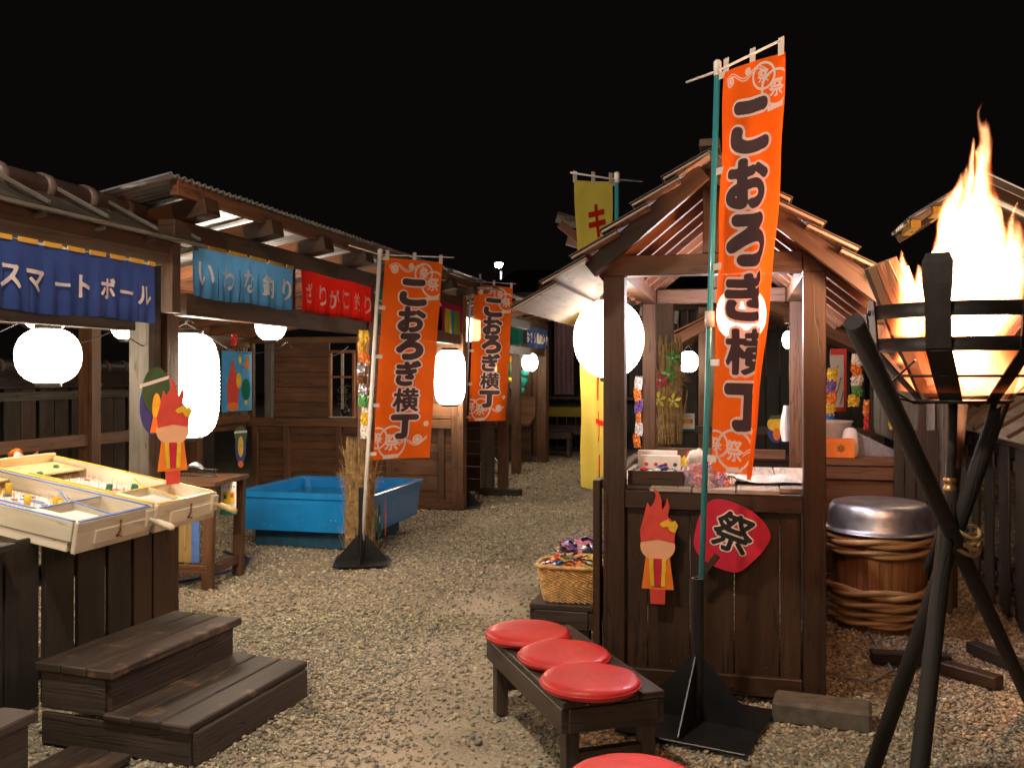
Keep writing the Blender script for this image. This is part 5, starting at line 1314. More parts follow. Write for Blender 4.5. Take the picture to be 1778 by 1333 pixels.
for xc, d, lab in ((.07, 4.14, 'red cushion at the far end of the bench, overhanging its left edge'), (.215, 3.82, 'red cushion in the middle of the bench'), (.297, 3.50, 'red cushion on the near end of the bench')):
    cushion(lab, S(xc, d, .363))
b3 = S(.62, 2.02)
_d = Vector((math.cos(ang), math.sin(ang), 0)); _o = S(.346, 2.62) + _d * (.19 - .97) + wv / 2
bench('second dark bench cut by the bottom edge under the nearest red cushion', _o, ang, .97, .42, .362)
cushion('nearest red cushion, cut off by the bottom edge of the picture', S(.346, 2.62, .363))
bench('low dark bench under the two rattan baskets left of the sweet stall', (-.71, 4.52, 0), PI / 2, .95, .33, .40, n=1).scale = (1, 1, 1)
lb2 = bpy.data.objects['low'] if 'low' in bpy.data.objects else None

def rattan_basket(label, loc, rz, A=.17, B=.13, H=.175):
    t = thing('rattan_basket', label, 'basket', loc, rz, 'rattan sweet baskets')
    nu, nv = 132, 26
    def rr(u, v):
        a = 2 * PI * u; ca, sa = math.cos(a), math.sin(a)
        k = (abs(ca) ** 5 + abs(sa) ** 5) ** (-1 / 5)
        s_ = .80 + .20 * v ** .8
        w_ = .0035 * (1 if (int(u * nu / 2) + int(v * nv)) % 2 else -1)
        return Vector(((A * s_ + w_) * k * ca, (B * s_ + w_) * k * sa, v * H))
    MB().grid(rr, nu, nv, sm=False).build('woven_side', M['rattan'], t)
    MB().tube([rr(k / 60, 1.0) * 1.0 + Vector((0, 0, .004)) for k in range(61)], .011, 7, False).build('rim', M['rattan'], t)
    MB().box((0, 0, .01), (A * 1.5, B * 1.5, .012)).build('bottom', M['rattan'], t)
    return t
rattan_basket('front rattan basket heaped with bright wrapped sweets', (-.845, 4.67, .402), 0)
rattan_basket('rear rattan basket of violet packets behind the front basket', (-.82, 5.02, .402), 0)
heap('basket_sweets', 'yellow and red wrapped sweets heaped in the front rattan basket', (-.845, 4.67, .525), (.28, .21, .10), 210, 'sweets', 14, scale=.019, pal=[CANDY[1], CANDY[4], CANDY[0], CANDY[3], CANDY[1], CANDY[2], CANDY[4]])
heap('basket_packets', 'violet and silver packets heaped in the rear rattan basket', (-.82, 5.02, .54), (.28, .21, .11), 70, 'packets', 15, scale=.036, pal=[CANDY[7], CANDY[7], M['bluep2'], CANDY[5], M['steel']])

# ---- big orange banner and yellow banner
o3 = S(.826, 4.10)
t, pa = banner('tall orange banner lettered こおろぎ横丁 on a teal pole before the sweet stall', (o3.x, o3.y, .06), at(1246, 112, 4.1), 1.125, at(1192, 143, 4.30), at(1356, 70, 3.76), 'こおろぎ横丁', ('teal', 'orange', None),
               group='orange festival banners', pole_r=.0135, wave=.045, csize=.232, vtop=.085, vbot=.905, dil=.084, outl=.056, ph=.4, lowfree=at(1330, 832, 3.80), uc=.50)
t.location.z = 0
base_stand(t, t.location, .645, .027, .27, True, -.25)
MB().lathe([(.021, -.035), (.021, .035)], 14, c=pa(1.55 + 96 / 1600 * 4.1) - t.location, close=True).build('joint_sleeve', M['clip'], t)
pb = at(1070, 850, 5.72)
t, pa = banner('yellow banner lettered キッズコーナー behind the eave of the sweet stall', (pb.x, pb.y, .05), at(1071, 304, 5.72), .80, at(1116, 315, 5.9), at(991, 300, 5.42), 'キッズコーナー', ('teal', 'yellow', None),
               group=None, pole_r=.014, wave=.018, csize=.23, vtop=.06, vbot=.99, dil=.03, outl=0, ink='inkred', left=False, deco=False, lowfree=at(1011, 845, 5.45), nclip=6, width=.36, ph=2.0, wxx=.8, uc=.60)

# ================================================================== RIGHT SIDE
# ---- wooden tub with a metal basin upside down on it
tb = thing('wooden_tub', 'wooden tub with twisted bamboo hoops right of the sweet stall', 'tub', (.83, 6.13, 0))
ns = 26
for k in range(ns):
    a0, a1 = 2 * PI * k / ns + .006, 2 * PI * (k + 1) / ns - .006
    vs = []
    for z, r in ((0, .255), (.57, .300)):
        for rr in (r, r - .022):
            for a in (a0, a1): vs.append(Vector((rr * math.cos(a), rr * math.sin(a), z)))
    m = MB(); m.V = [tuple(v) for v in vs]
    for f in ((0, 1, 5, 4), (2, 6, 7, 3), (0, 4, 6, 2), (1, 3, 7, 5), (4, 5, 7, 6), (0, 2, 3, 1)):
        m._f(f, [(vs[i].z + k * 1.7, (i % 2) * .07 + k * .31) for i in f])
    m.build('stave', M['tub'], tb)
def hoop(z, r, th, tw=3):
    for j in range(2):
        pts = []
        for k in range(73):
            a = 2 * PI * k / 72; q = a * tw + j * PI
            pts.append(((r + th * .55 * math.cos(q)) * math.cos(a), (r + th * .55 * math.cos(q)) * math.sin(a), z + th * .62 * math.sin(q)))
        MB().tube(pts, th * .72, 7, False).build('bamboo_hoop', M['bamboo'], tb)
for z, r, th in ((.545, .315, .026), (.48, .308, .022), (.235, .292, .027), (.165, .284, .024), (.105, .278, .021), (.055, .272, .021)): hoop(z, r, th)
bn = thing('metal_basin', 'dull aluminium basin turned upside down on the wooden tub', 'basin', (.83, 6.13, .586))
MB().lathe([(.335, 0), (.338, .006), (.330, .012), (.312, .016), (.306, .03), (.300, .10), (.292, .145), (.275, .168), (.24, .178), (.1, .182), (0, .182)], 48, close=False).build('basin_shell', plain('dull_aluminium', (.50, .50, .56), .42, metal=.95, var=.25, vs=14, bump=.3), bn)
MB().tube([(.336 * math.cos(a), .336 * math.sin(a), .004) for a in [2 * PI * k / 48 for k in range(49)]], .005, 6, False).build('rolled_rim', M['steel'], bn)

# ---- right stall behind the tub
rs = thing('right_counter_stall', 'brown boarded counter stall behind the wooden tub with corrugated roof above', 'stall', (.38, 6.7, 0))
def r(name, p0, p1, wd, th, mat='brown', **k): return lb(name, p0, p1, wd, th, mat, rs, **k)
r('counter_top', (.40, 6.76, .955), (1.32, 6.76, .955), .26, .045)
r('counter_apron', (.40, 6.66, .88), (1.32, 6.66, .88), .03, .09)
for k in range(5): r('board', (.42, 6.70 + .004 * (k % 2), .10 + k * .165), (1.30, 6.70 + .004 * (k % 2), .10 + k * .165), .02, .16)
r('stile', (1.19, 6.68, .02), (1.19, 6.68, .84), .07, .03, up=(0, 1, 0)); r('post', (.44, 6.68, 0), (.44, 6.68, .93), .07, .07, up=(0, 1, 0))
r('post', (1.34, 6.72, 0), (1.34, 6.72, 2.5), .11, .11, 'umber', up=(0, 1, 0))
r('post', (.50, 9.4, 0), (.50, 9.4, 2.4), .10, .10, up=(0, 1, 0))
r('beam', (1.34, 6.7, 2.06), (1.34, 9.8, 2.06), .08, .10, 'rafter')
r('beam', (.4, 9.4, 2.10), (1.5, 9.4, 2.10), .08, .10, 'rafter')
# corrugated wall running back on the right
MB().grid(lambda u, v: Vector((1.28 + .010 * math.sin((6.85 + 2.9 * u) * 2 * PI / .045), 6.85 + 2.9 * u, .98 + 1.02 * v)) - rs.location, 440, 1, sm=True).build('corrugated_wall', M['oldzinc'], rs)
for y in (7.1, 8.3): r('wall_rail', (1.245, y, 1.0), (1.245, y, 2.0), .05, .03, 'umber', up=(1, 0, 0))
r('wall_rail', (1.25, 6.85, 1.62), (1.25, 9.7, 1.62), .02, .05, 'grey')
# its roof
RG, EL_, ER_ = Vector((1.46, 0, 2.80)), Vector((1.02, 0, 2.53)), Vector((2.45, 0, 2.25))
for e_, nm in ((EL_, 0), (ER_, 1)):
    def rf(u, v, e_=e_):
        y = 6.2 + .75 * v; p_ = RG.lerp(e_, u); return Vector((p_.x, y + 0, p_.z + .014 * math.sin(y * 2 * PI / .076))) - rs.location
    MB().grid(rf, 2, 90).build('corrugated_sheet', M['zinc'], rs)
for k in range(2): 
    r('rafter', RG + Vector((0, 6.35 + k * .45, -.06)), EL_ + Vector((.02, 6.35 + k * .45, -.05)), .04, .06, 'umber'); r('rafter', RG + Vector((0, 6.35 + k * .45, -.06)), ER_ + Vector((-.02, 6.35 + k * .45, -.05)), .04, .06, 'umber')
r('verge_board', RG + Vector((-.02, 6.24, -.02)), EL_ + Vector((0, 6.24, -.035)), .015, .05, 'pale'); r('verge_board', RG + Vector((0, 6.24, -.02)), ER_ + Vector((0, 6.24, -.02)), .015, .05, 'grey')
for k in range(3): r('purlin_end', (EL_.x + .03 + .13 * k, 6.16, 2.485 + .08 * k), (EL_.x + .03 + .13 * k, 6.5, 2.485 + .08 * k), .06, .05, 'gold')

bk = thing('white_bucket', 'large grey white plastic bucket on the right counter', 'bucket', (.60, 7.0, .98))
MB().lathe([(.125, 0), (.165, .22), (.178, .235), (.172, .238), (.158, .225), (.12, .012), (0, .012)], 32, close=False).build('bucket_shell', plain('grey_bucket', (.55, .52, .54), .5), bk)
MB().tube([(.172 * math.cos(a), .172 * math.sin(a) - .0, .20 - .13 * math.sin(max(0, -math.sin(a)) * 1.2)) for a in [PI + PI * k / 20 for k in range(21)]], .003, 5).build('bail_handle', M['steel'], bk)
ds = thing('soap_dispenser', 'white plastic dispenser with two dots at the right end of the counter', 'dispenser', at(1476, 790, 6.42) + Vector((0, 0, 0)))
ds.location.z = .979
loft([[Vector((x * sx_, y * .8, z)) for x, y in ell(0, 0, .055, .04, 20)] for z, sx_ in ((0, .75), (.01, .9), (.05, 1.0), (.12, .98), (.17, .84), (.19, .7), (.2, .4))], True, True).build('body', M['white'], ds)
for z in (.035, .055): MB().lathe([(0, 0), (.004, 0), (.004, .003), (0, .003)], 10, c=(.0, -.034, z), rot=Matrix.Rotation(PI / 2, 3, 'X'), close=False).build('dot', M['redp'], ds)
ob = thing('orange_box', 'low orange box with a dark star print behind the right counter post', 'box', (.62, 6.72, .979))
box(ob, 'carton', (0, 0, .065), (.26, .10, .13), 'orangep'); m = MB()
for k in range(8):
    a = PI * k / 4; ribbon(m, [(.06 + .006 * math.cos(a), .065 + .006 * math.sin(a)), (.06 + .03 * math.cos(a), .065 + .03 * math.sin(a))], .006, lambda x, y: Vector((x - .02, -.052, y)))
m.build('star_print', M['inkblack'], ob)
tag(MB().plate([(0, 0), (.34, 0), (.30, .02), (.0, .17)], .004, Matrix.Translation((.78, 6.86, .98)) @ Matrix.Rotation(PI / 2, 4, 'X')).build('glass_pane', mf), 'leaning triangular clear pane right of the white dispenser', 'pane')
hp = thing('hanging_pennant', 'white pennant with red border hanging above the white bucket', 'pennant', at(1455, 660, 7.6), .5)
MB().grid(lambda u, v: Vector(((u - .5) * .14, .01 * math.sin(v * 9), (v - .5) * .50)), 4, 12).build('pennant_cloth', M['inkwhite'], hp)
for p_, s_ in (((0, -.008, .235), (.15, .004, .05)), ((.06, -.012, 0), (.025, .004, .46)), ((0, -.008, -.24), (.15, .004, .035))): box(hp, 'red_border', p_, s_, 'redp', b=.001)
for k in range(3): box(hp, 'grey_print', (-.03 + .03 * k, -.013, .06 - .1 * k), (.012, .003, .13), 'cord', Matrix.Rotation(.3, 3, 'Y'), b=.001)
for k, (px, py, w_, h_, cols, lab) in enumerate(((1440, 690, .10, .45, [1, 7, 3, 1, 2], 'strip of violet and yellow toy packets beside the sweet stall post'), (1482, 660, .13, .40, [4, 3, 4, 6, 1], 'shiny clear toy packets hung right of the white pennant'), (1500, 720, .06, .22, [3, 0], 'small orange toy packet low on the corrugated wall'), (1533, 650, .08, .34, [1, 4, 3], 'yellow toy packets on the corrugated wall behind the fire basket'), (1546, 715, .08, .26, [3, 4, 1], 'lowest orange toy packet by the fire basket'))):
    toy_bag(lab, at(px, py, 7.3 - .0 * k), w_, h_, [CANDY[c_] for c_ in cols], .6)

# ---- right fence with capped roof
rf_ = thing('right_fence', 'dark board-on-board fence with pale sloping cap along the right edge', 'fence', (1.62, 2.6, 0))
for k in range(30):
    y = 2.7 + k * .185
    lb('board', (1.62 + .03 * (k % 2), y, .03), (1.62 + .03 * (k % 2), y, 1.12), .15, .016, 'black', rf_, up=(1, 0, 0))
for z in (.28, .98): lb('rail', (1.66, 2.5, z), (1.66, 8.2, z), .04, .07, 'black', rf_)
lb('top_rail', (1.60, 2.5, 1.14), (1.60, 8.2, 1.14), .05, .05, 'umber', rf_)
for k in range(7):
    y = 2.9 + k * .75
    lb('cap_board', (1.50, y, 1.165), (1.86, y, 1.40), .745, .014, 'grey', rf_, up=(-.6, 0, 1))
for k in range(14): lb('cap_batten', (1.50, 2.7 + k * .40, 1.185), (1.86, 2.7 + k * .40, 1.42), .035, .025, 'umber', rf_, up=(-.6, 0, 1))
lb('end_post', (1.30, 6.55, 0), (1.30, 6.55, 1.62), .06, .09, 'grey', rf_, up=(0, 1, 0))
for k in range(4): lb('gate_board', (1.02 + .07 * k, 6.60, .02), (1.02 + .07 * k, 6.60, 1.18), .065, .02, 'black', rf_, up=(0, 1, 0))
lb('brace', (1.40, 4.6, .04), (1.62, 5.3, .42), .05, .08, 'black', rf_)
for p_, a_, L_, lab in ((at(1580, 1152, 4.93), .06, .40, 'dark squared timber lying on the gravel left of the tripod feet'), (at(1685, 1180, 4.66), -.75, .30, 'short weathered offcut lying right behind the tripod'), (at(1745, 1150, 4.9), -1.1, .5, 'dark timber propped at the foot of the right fence')):
    tag(MB().box((0, 0, 0), (L_, .08, .06), None, .006).build('timber_offcut', M['umber' if L_ == .3 else 'black'], None, (p_.x, p_.y, .035)), lab, 'timber').rotation_euler = (0, 0, a_)
kb = tag(MB().box((0, 0, 0), (.42, .18, .10), None, .014).build('stone_block', M['concrete'], None, (.35, 4.36, .035)), 'rough stone block under the right front post of the sweet stall', 'stone block'); kb.rotation_euler = (0, 0, -.12)
lf = thing('weed', 'single green leaf at the foot of the sweet stall', 'plant', (.13, 4.44, .0), .2)
MB().grid(lambda u, v: Vector((.12 * u, (v - .5) * .045 * math.sin(PI * u), .02 + .03 * math.sin(u * 2.4))), 8, 3).build('leaf', M['leaf'], lf)
hz = thing('garden_hose', 'pale hose looping over the gravel behind the tripod', 'hose', (0, 0, 0))
MB().tube([S(1.62, 4.75, .012), S(1.80, 4.62, .012), S(1.98, 4.8, .012), S(2.05, 5.1, .012), S(2.12, 5.5, .015)], .007, 7).build('tube', M['cord'], hz)

# ---- fire basket on crossed poles
fc = S(1.66, 3.40)
bz = thing('fire_basket', 'black iron fire basket on three crossed charred poles at the right', 'fire basket', (fc.x, fc.y, 0))
B0 = bz.location
def pole(a, b_, r_): MB().tube([Vector(a) - B0, (Vector(a) + Vector(b_)) / 2 - B0, Vector(b_) - B0], r_, 12).build('tripod_pole', M['pole_dark'], bz)
pole(S(2.42, 4.28, 0), S(.975, 2.63, 1.70), .029)
pole(S(1.36, 3.52, 0), S(1.92, 3.30, 1.93), .030)
pole(S(1.10, 2.60, 0), S(1.90, 3.86, 1.62), .029)
for z, q in ((.93, 0), (.91, .5), (.95, 1.1), (.97, .2)):
    MB().tube([(.060 * math.cos(a), .052 * math.sin(a), z + .018 * math.sin(a * 2 + q)) for a in [2 * PI * k / 20 for k in range(21)]], .008, 5, False).build('rope_turn', M['straw'], bz)
def ring(z, r_, h_, th=.006, n=40): MB().lathe([(r_, z - h_ / 2), (r_, z + h_ / 2), (r_ - th, z + h_ / 2), (r_ - th, z - h_ / 2), (r_, z - h_ / 2)], n, close=False).build('hoop', M['iron'], bz)
RZ = [(1.775, .325, .052), (1.655, .318, .050)]
for z, r_, h_ in RZ: ring(z, r_, h_)
MB().tube([(.235 * math.cos(a), .235 * math.sin(a), 1.545) for a in [2 * PI * k / 40 for k in range(41)]], .006, 6, False).build('lower_ring', M['iron'], bz)
MB().lathe([(.0, 1.445), (.16, 1.445), (.17, 1.455), (.16, 1.46), (0, 1.46)], 28, close=False).build('bottom_plate', M['iron'], bz)
for k in range(7):
    a = -PI / 2 - .68 + 2 * PI * k / 7 + YAW
    ca_, sa_ = math.cos(a), math.sin(a)
    tx = Vector((-sa_, ca_, 0)); hw = .042 if k == 0 else .028
    prof = [(.15, 1.452), (.235, 1.545), (.318, 1.64), (.330, 1.80)] + ([(.333, 1.86), (.332, 1.935), (.330, 1.965)] if k == 0 else [(.332, 1.82)])
    ws = [.9, 1.0, 1.0, 1.0] + ([1.15, 1.2, .9] if k == 0 else [.9])
    m = MB(); n_ = len(prof)
    for (r_, z), w_ in zip(prof, ws):
        for rr in (r_ + .005, r_ - .003):
            for sgn in (-1, 1): m.V.append(tuple(Vector((ca_, sa_, 0)) * rr + tx * sgn * hw * w_ + Vector((0, 0, z))))
    for j in range(n_ - 1):
        b_ = j * 4
        for f in ((0, 1, 5, 4), (2, 6, 7, 3), (0, 4, 6, 2), (1, 3, 7, 5)): m._f([b_ + i for i in f], [(0, 0), (.05, 0), (.05, .1), (0, .1)])
    m._f((n_ * 4 - 4, n_ * 4 - 3, n_ * 4 - 1, n_ * 4 - 2), [(0, 0)] * 4)
    st_ = m.build('strap', M['iron'], bz)
    for z, rr in ((1.775, .338), (1.655, .331)):
        if k: MB().lathe([(.011, 0), (.010, .006), (.004, .010), (0, .011)], 8, c=(ca_ * rr, sa_ * rr, z), rot=Vector((0, 0, 1)).rotation_difference(Vector((ca_, sa_, 0))).to_matrix(), close=False).build('rivet', M['iron'], st_)
# gas pipe with brass joint below the basket
MB().tube([(-.02, .05, 1.45), (-.025, .05, 1.25), (-.03, .05, 1.12), (-.05, .07, .98), (-.10, .10, .80)], .017, 9).build('gas_hose', M['pole_dark'], bz)
MB().lathe([(.020, 0), (.024, .004), (.024, .018), (.019, .022), (.019, .034), (.023, .038), (.023, .05), (.018, .054)], 12, c=(-.031, .05, 1.11)).build('brass_joint', M['nail'], bz)
MB().tube([(-.20, -.24, 1.60), (-.30, -.10, 1.48), (-.14, -.02, 1.44)], .004, 6).build('wire_tie', M['iron'], bz)
MB().tube([(-.33, .0, 1.78), (-.32, -.02, 1.62), (-.26, -.02, 1.50), (-.16, 0, 1.44)], .004, 6).build('wire_tie', M['iron'], bz)

def firewood(label, p0, p1, r_, seed, arc=2.2):
    rng = random.Random(seed); p0, p1 = Vector(p0), Vector(p1)
    t = thing('firewood', label, 'firewood', p0, 0, 'split firewood in the fire basket')
    ax = (p1 - p0); L_ = ax.length; q = ax.normalized().to_track_quat('Z', 'Y').to_matrix()
    n = 14
    def ln(k, z):
        a = 2 * PI * k / n; rr = r_ * (1 + .16 * mnoise.noise(Vector((math.cos(a) * 1.5, math.sin(a) * 1.5, z * 6 + seed))))
        if math.cos(a) > .25: rr = r_ * .32 / max(.3, math.cos(a)) * (1 + .25 * mnoise.noise(Vector((k * 1.7, z * 4, seed))))
        return q @ Vector((rr * math.cos(a), rr * math.sin(a), z))
    m = MB(); nz = 8
    for j in range(nz + 1):
        for k in range(n): m.V.append(tuple(ln(k, L_ * j / nz)))
    for j in range(nz):
        for k in range(n):
            k2 = (k + 1) % n; a = 2 * PI * (k + .5) / n; m.mi = 1 if math.cos(a) > .2 else 0
            m._f((j * n + k, j * n + k2, (j + 1) * n + k2, (j + 1) * n + k), [(j * L_ / nz, k * .02), (j * L_ / nz, k * .02 + .02), ((j + 1) * L_ / nz, k * .02 + .02), ((j + 1) * L_ / nz, k * .02)], False)
    m.mi = 1; m._f(tuple(nz * n + k for k in range(n)), [(.02 * k, .01 * k) for k in range(n)])
    m.build('split_log', [M['logbark'], M['log']], t)
fz = lambda xc, d, z: S(1.66 + xc, 3.40 + d, z)
firewood('thick bark covered log leaning out of the basket at its left side', fz(-.10, -.02, 1.47), fz(-.315, -.03, 1.955), .062, 1)
firewood('pale split log beside the thick leaning one, left in the basket', fz(-.06, .06, 1.47), fz(-.225, .04, 1.94), .045, 2)
firewood('thin pale stick leaning out of the basket at its far right', fz(.10, .10, 1.47), fz(.25, .14, 1.93), .022, 3)
firewood('red brown log lying right of centre in the basket', fz(.02, .02, 1.46), fz(.23, -.10, 1.80), .06, 4)
firewood('log lying across the bottom of the basket, mostly burnt', fz(-.16, -.02, 1.49), fz(.18, .05, 1.52), .05, 5)
firewood('short split log at the back of the basket', fz(.02, .12, 1.46), fz(-.06, .20, 1.84), .05, 6)

# ---- fire
FH = 1.28
fo = thing('fire', 'tall white hot flame with orange tips rising from the fire basket', 'fire', (fc.x, fc.y, 1.47))
mv = bpy.data.materials.new('burning_gas'); mv.use_nodes = True; nt = mv.node_tree; nt.nodes.clear(); L = nt.links.new
outn = N(nt, 'ShaderNodeOutputMaterial'); vol = N(nt, 'ShaderNodeEmission')
def mth(op, a, b_=None, c_=None, clamp=False):
    n = N(nt, 'ShaderNodeMath', operation=op); n.use_clamp = clamp
    for i, v in enumerate((a, b_, c_)):
        if v is None: continue
        if isinstance(v, (int, float)): n.inputs[i].default_value = v
        else: L(v, n.inputs[i])
    return n.outputs[0]
tc = N(nt, 'ShaderNodeTexCoord')
sc_ = N(nt, 'ShaderNodeMapping'); sc_.inputs['Scale'].default_value = (5.0, 5.0, 1.7); L(tc.outputs['Object'], sc_.inputs[0])
nz = N(nt, 'ShaderNodeTexNoise'); nz.inputs['Scale'].default_value = 1; nz.inputs['Detail'].default_value = 3; nz.inputs['Roughness'].default_value = .55; L(sc_.outputs[0], nz.inputs['Vector'])
sub = N(nt, 'ShaderNodeVectorMath', operation='SUBTRACT'); sub.inputs[1].default_value = (.5, .5, .5); L(nz.outputs['Color'], sub.inputs[0])
sx0 = N(nt, 'ShaderNodeSeparateXYZ'); L(tc.outputs['Object'], sx0.inputs[0])
ampz = mth('MULTIPLY_ADD', sx0.outputs['Z'], .30, .10)
sclv = N(nt, 'ShaderNodeVectorMath', operation='SCALE'); L(sub.outputs[0], sclv.inputs[0]); L(ampz, sclv.inputs[3])
addv = N(nt, 'ShaderNodeVectorMath', operation='ADD'); L(tc.outputs['Object'], addv.inputs[0]); L(sclv.outputs[0], addv.inputs[1])
sx = N(nt, 'ShaderNodeSeparateXYZ'); L(addv.outputs[0], sx.inputs[0])
x, y, z = sx.outputs
best = None
# cx, cy (cam-right / away), lean x, radius, base z, height
TONGUES = [(.035, .02, .02, .23, .0, .82), (.085, .03, -.01, .12, .15, 1.02), (-.05, .0, .0, .12, .1, .82), (.02, .05, .0, .13, .1, .90), (.13, .0, .0, .12, .0, .80), (-.01, -.04, .02, .09, .2, .78), (.17, .04, .03, .08, .1, .66), (-.21, -.02, -.03, .09, .22, .30), (-.14, .03, -.02, .09, .14, .36), (-.09, .02, .02, .09, .1, .62)]
for cx_, cy_, ln_, R_, zb, H_ in TONGUES:
    wx, wy = CA * cx_ - SA * cy_, SA * cx_ + CA * cy_
    tt_ = mth('DIVIDE', mth('SUBTRACT', z, zb), H_, clamp=True)
    dx = mth('SUBTRACT', mth('SUBTRACT', x, wx), mth('MULTIPLY', tt_, ln_ * CA)); dy = mth('SUBTRACT', mth('SUBTRACT', y, wy), mth('MULTIPLY', tt_, ln_ * SA))
    rad = mth('SQRT', mth('ADD', mth('MULTIPLY', dx, dx), mth('MULTIPLY', dy, dy)))
    # radius swells a little then narrows to a point
    prof = mth('MULTIPLY', mth('MULTIPLY', mth('SUBTRACT', 1.0, mth('POWER', tt_, 1.3)), R_), mth('MULTIPLY_ADD', mth('SUBTRACT', 1.0, tt_), .25, .85))
    f = mth('SUBTRACT', 1.0, mth('DIVIDE', rad, mth('MAXIMUM', prof, .0015)))
    below = mth('MULTIPLY', mth('MULTIPLY_ADD', mth('SUBTRACT', z, zb), 9.0, 1.0, clamp=True), 1.0)
    f = mth('ADD', f, mth('MULTIPLY_ADD', mth('MULTIPLY', below, mth('MULTIPLY', mth('SUBTRACT', 1.0, tt_), 14.0, clamp=True)), 2.0, -2.0))
    best = f if best is None else mth('SMOOTH_MAX', best, f, .06)
fld = mth('MAXIMUM', best, 0.0)
cr = N(nt, 'ShaderNodeValToRGB'); e = cr.color_ramp.elements
e[0].position = 0; e[0].color = (1.0, .10, .02, 1); e[1].position = 1; e[1].color = (1, .62, .30, 1)
for p_, c_ in ((.18, (1, .20, .05, 1)), (.45, (1, .38, .13, 1))):
    k_ = e.new(p_); k_.color = c_
L(fld, cr.inputs[0])
hfade = mth('MULTIPLY_ADD', z, -.75, 1.0, clamp=True)
zlow = mth('MULTIPLY_ADD', mth('MULTIPLY', z, 3.6, clamp=True), .93, .07)
stg = mth('MULTIPLY', zlow, mth('MULTIPLY', mth('MULTIPLY_ADD', mth('POWER', fld, 1.4), 420.0, mth('MULTIPLY', fld, 22.0)), mth('MAXIMUM', mth('POWER', hfade, 1.3), .04)))
L(cr.outputs[0], vol.inputs[0]); L(stg, vol.inputs[1]); L(vol.outputs[0], outn.inputs['Volume'])
MB().lathe([(.05, .0), (.24, .02), (.36, .25), (.36, .5), (.24, .8), (.20, FH)], 24, sm=False).build('flame', mv, fo)
fl_ = bpy.data.lights.new('fire_light', 'POINT'); fl_.energy = 75; fl_.color = (1.0, .46, .24); fl_.shadow_soft_size = .10
flo = bpy.data.objects.new('fire_light', fl_); C.objects.link(flo); p_ = S(1.69, 3.42, 1.93); flo.location = p_

# big lantern behind the fire
lantern(at(1676, 525, 6.1), .25, .425, 'big orange ribbed lantern hanging behind the fire', p=3.0, ring=.5, mat='lantern_fire', cord=.15, n=28)

# ================================================================== MIDDLE BACKGROUND (seen through the sweet stall)
kc = thing('kids_corner_stall', 'brown gabled stall seen through the sweet stall with a round lantern at its gable', 'stall', (-.5, 10.6, 0))
def kk(name, p0, p1, wd, th, mat='brown', **k): return lb(name, p0, p1, wd, th, mat, kc, **k)
Yk = 10.6
q1, q2 = at(1155, 650, 9.2), at(1233, 700, 10.2)
ks = thing('straw_post_stall', 'pale timber post and beams behind the sweet stall holding a straw ornament', 'timber frame', (q1.x, q1.y, 0))
lb('post', (q1.x, q1.y, 0), (q1.x, q1.y, 2.35), .17, .14, 'brown', ks, up=(0, 1, 0))
lb('beam', (q1.x - .25, q1.y + .05, 2.20), (q1.x + .12, q1.y + .05, 2.12), .10, .12, 'counter', ks); lb('beam', (q1.x - .3, q1.y + .05, 1.80), (q1.x + .10, q1.y + .05, 1.72), .10, .10, 'counter', ks)
for k in range(3): lb('slat', (q1.x - .22 + .1 * k, q1.y + .09, 1.82), (q1.x - .22 + .1 * k, q1.y + .09, 2.15), .06, .03, 'grey', ks, up=(0, 1, 0))
lb('rail', (q1.x + .1, q1.y + .4, .98), (q1.x + 2.2, q1.y + .4, .98), .05, .08, 'umber', ks); lb('rail', (q1.x + .1, q1.y + .4, .70), (q1.x + 2.2, q1.y + .4, .70), .05, .06, 'umber', ks)
for k in range(6): lb('board', (q1.x + .1, q1.y + .45, .08 + k * .12), (q1.x + 2.2, q1.y + .45, .08 + k * .12), .02, .115, 'umber', ks)
# gabled frame beyond
gx, gy = at(1228, 600, 11.0).x, at(1228, 600, 11.0).y
kk('post', (gx, gy, 0), (gx, gy, 2.35), .20, .14, up=(0, 1, 0)); kk('post', (gx + 1.9, gy, 0), (gx + 1.9, gy, 2.2), .14, .14, 'umber', up=(0, 1, 0))
kk('verge_board', (gx - .55, gy - .1, 1.86), (gx + .55, gy - .1, 2.45), .04, .12, 'rafter', up=(0, 0, 1)); kk('verge_board', (gx + .55, gy - .1, 2.45), (gx + 1.95, gy - .1, 1.75), .04, .12, 'rafter')
kk('roof_sheet', (gx - .05, gy + .9, 2.19), (gx + .0, gy + .92, 2.22), 1.9, .03, 'umber')
for k in range(9): kk('rafter', (gx + .55, gy + .1 + k * .28, 2.42), (gx + 2.0, gy + .1 + k * .28, 1.85), .05, .08, 'rafter'); kk('rafter', (gx + .55, gy + .1 + k * .28, 2.42), (gx - .4, gy + .1 + k * .28, 1.98), .05, .08, 'rafter')
kk('roof_board', (gx + .55, gy + 1.1, 2.50), (gx + 2.1, gy + 1.1, 1.88), 2.5, .02, 'rafter', up=(.4, 0, 1)); kk('roof_board', (gx + .55, gy + 1.1, 2.50), (gx - .5, gy + 1.1, 2.0), 2.5, .02, 'rafter', up=(-.4, 0, 1))
for k in range(14): kk('back_board', (gx - .5 + k * .19, gy + 2.4, .1), (gx - .5 + k * .19, gy + 2.4, 2.2), .175, .02, 'black', up=(0, 1, 0))
lantern(at(1195, 628, 10.4), .112, .115, 'round glowing lantern seen through the sweet stall window', cord=.12)
lantern(at(1371, 590, 9.6), .075, .09, 'small glowing lantern peeking past the back post of the sweet stall', cord=.12)
so = straw_bundle('bushy straw ornament hung on the pale post behind the sweet stall', (q1.x + .06, q1.y - .14, .87), 1.05, .115, n=500, ties=(.28, .62), cat='straw ornament', sr=.0032)
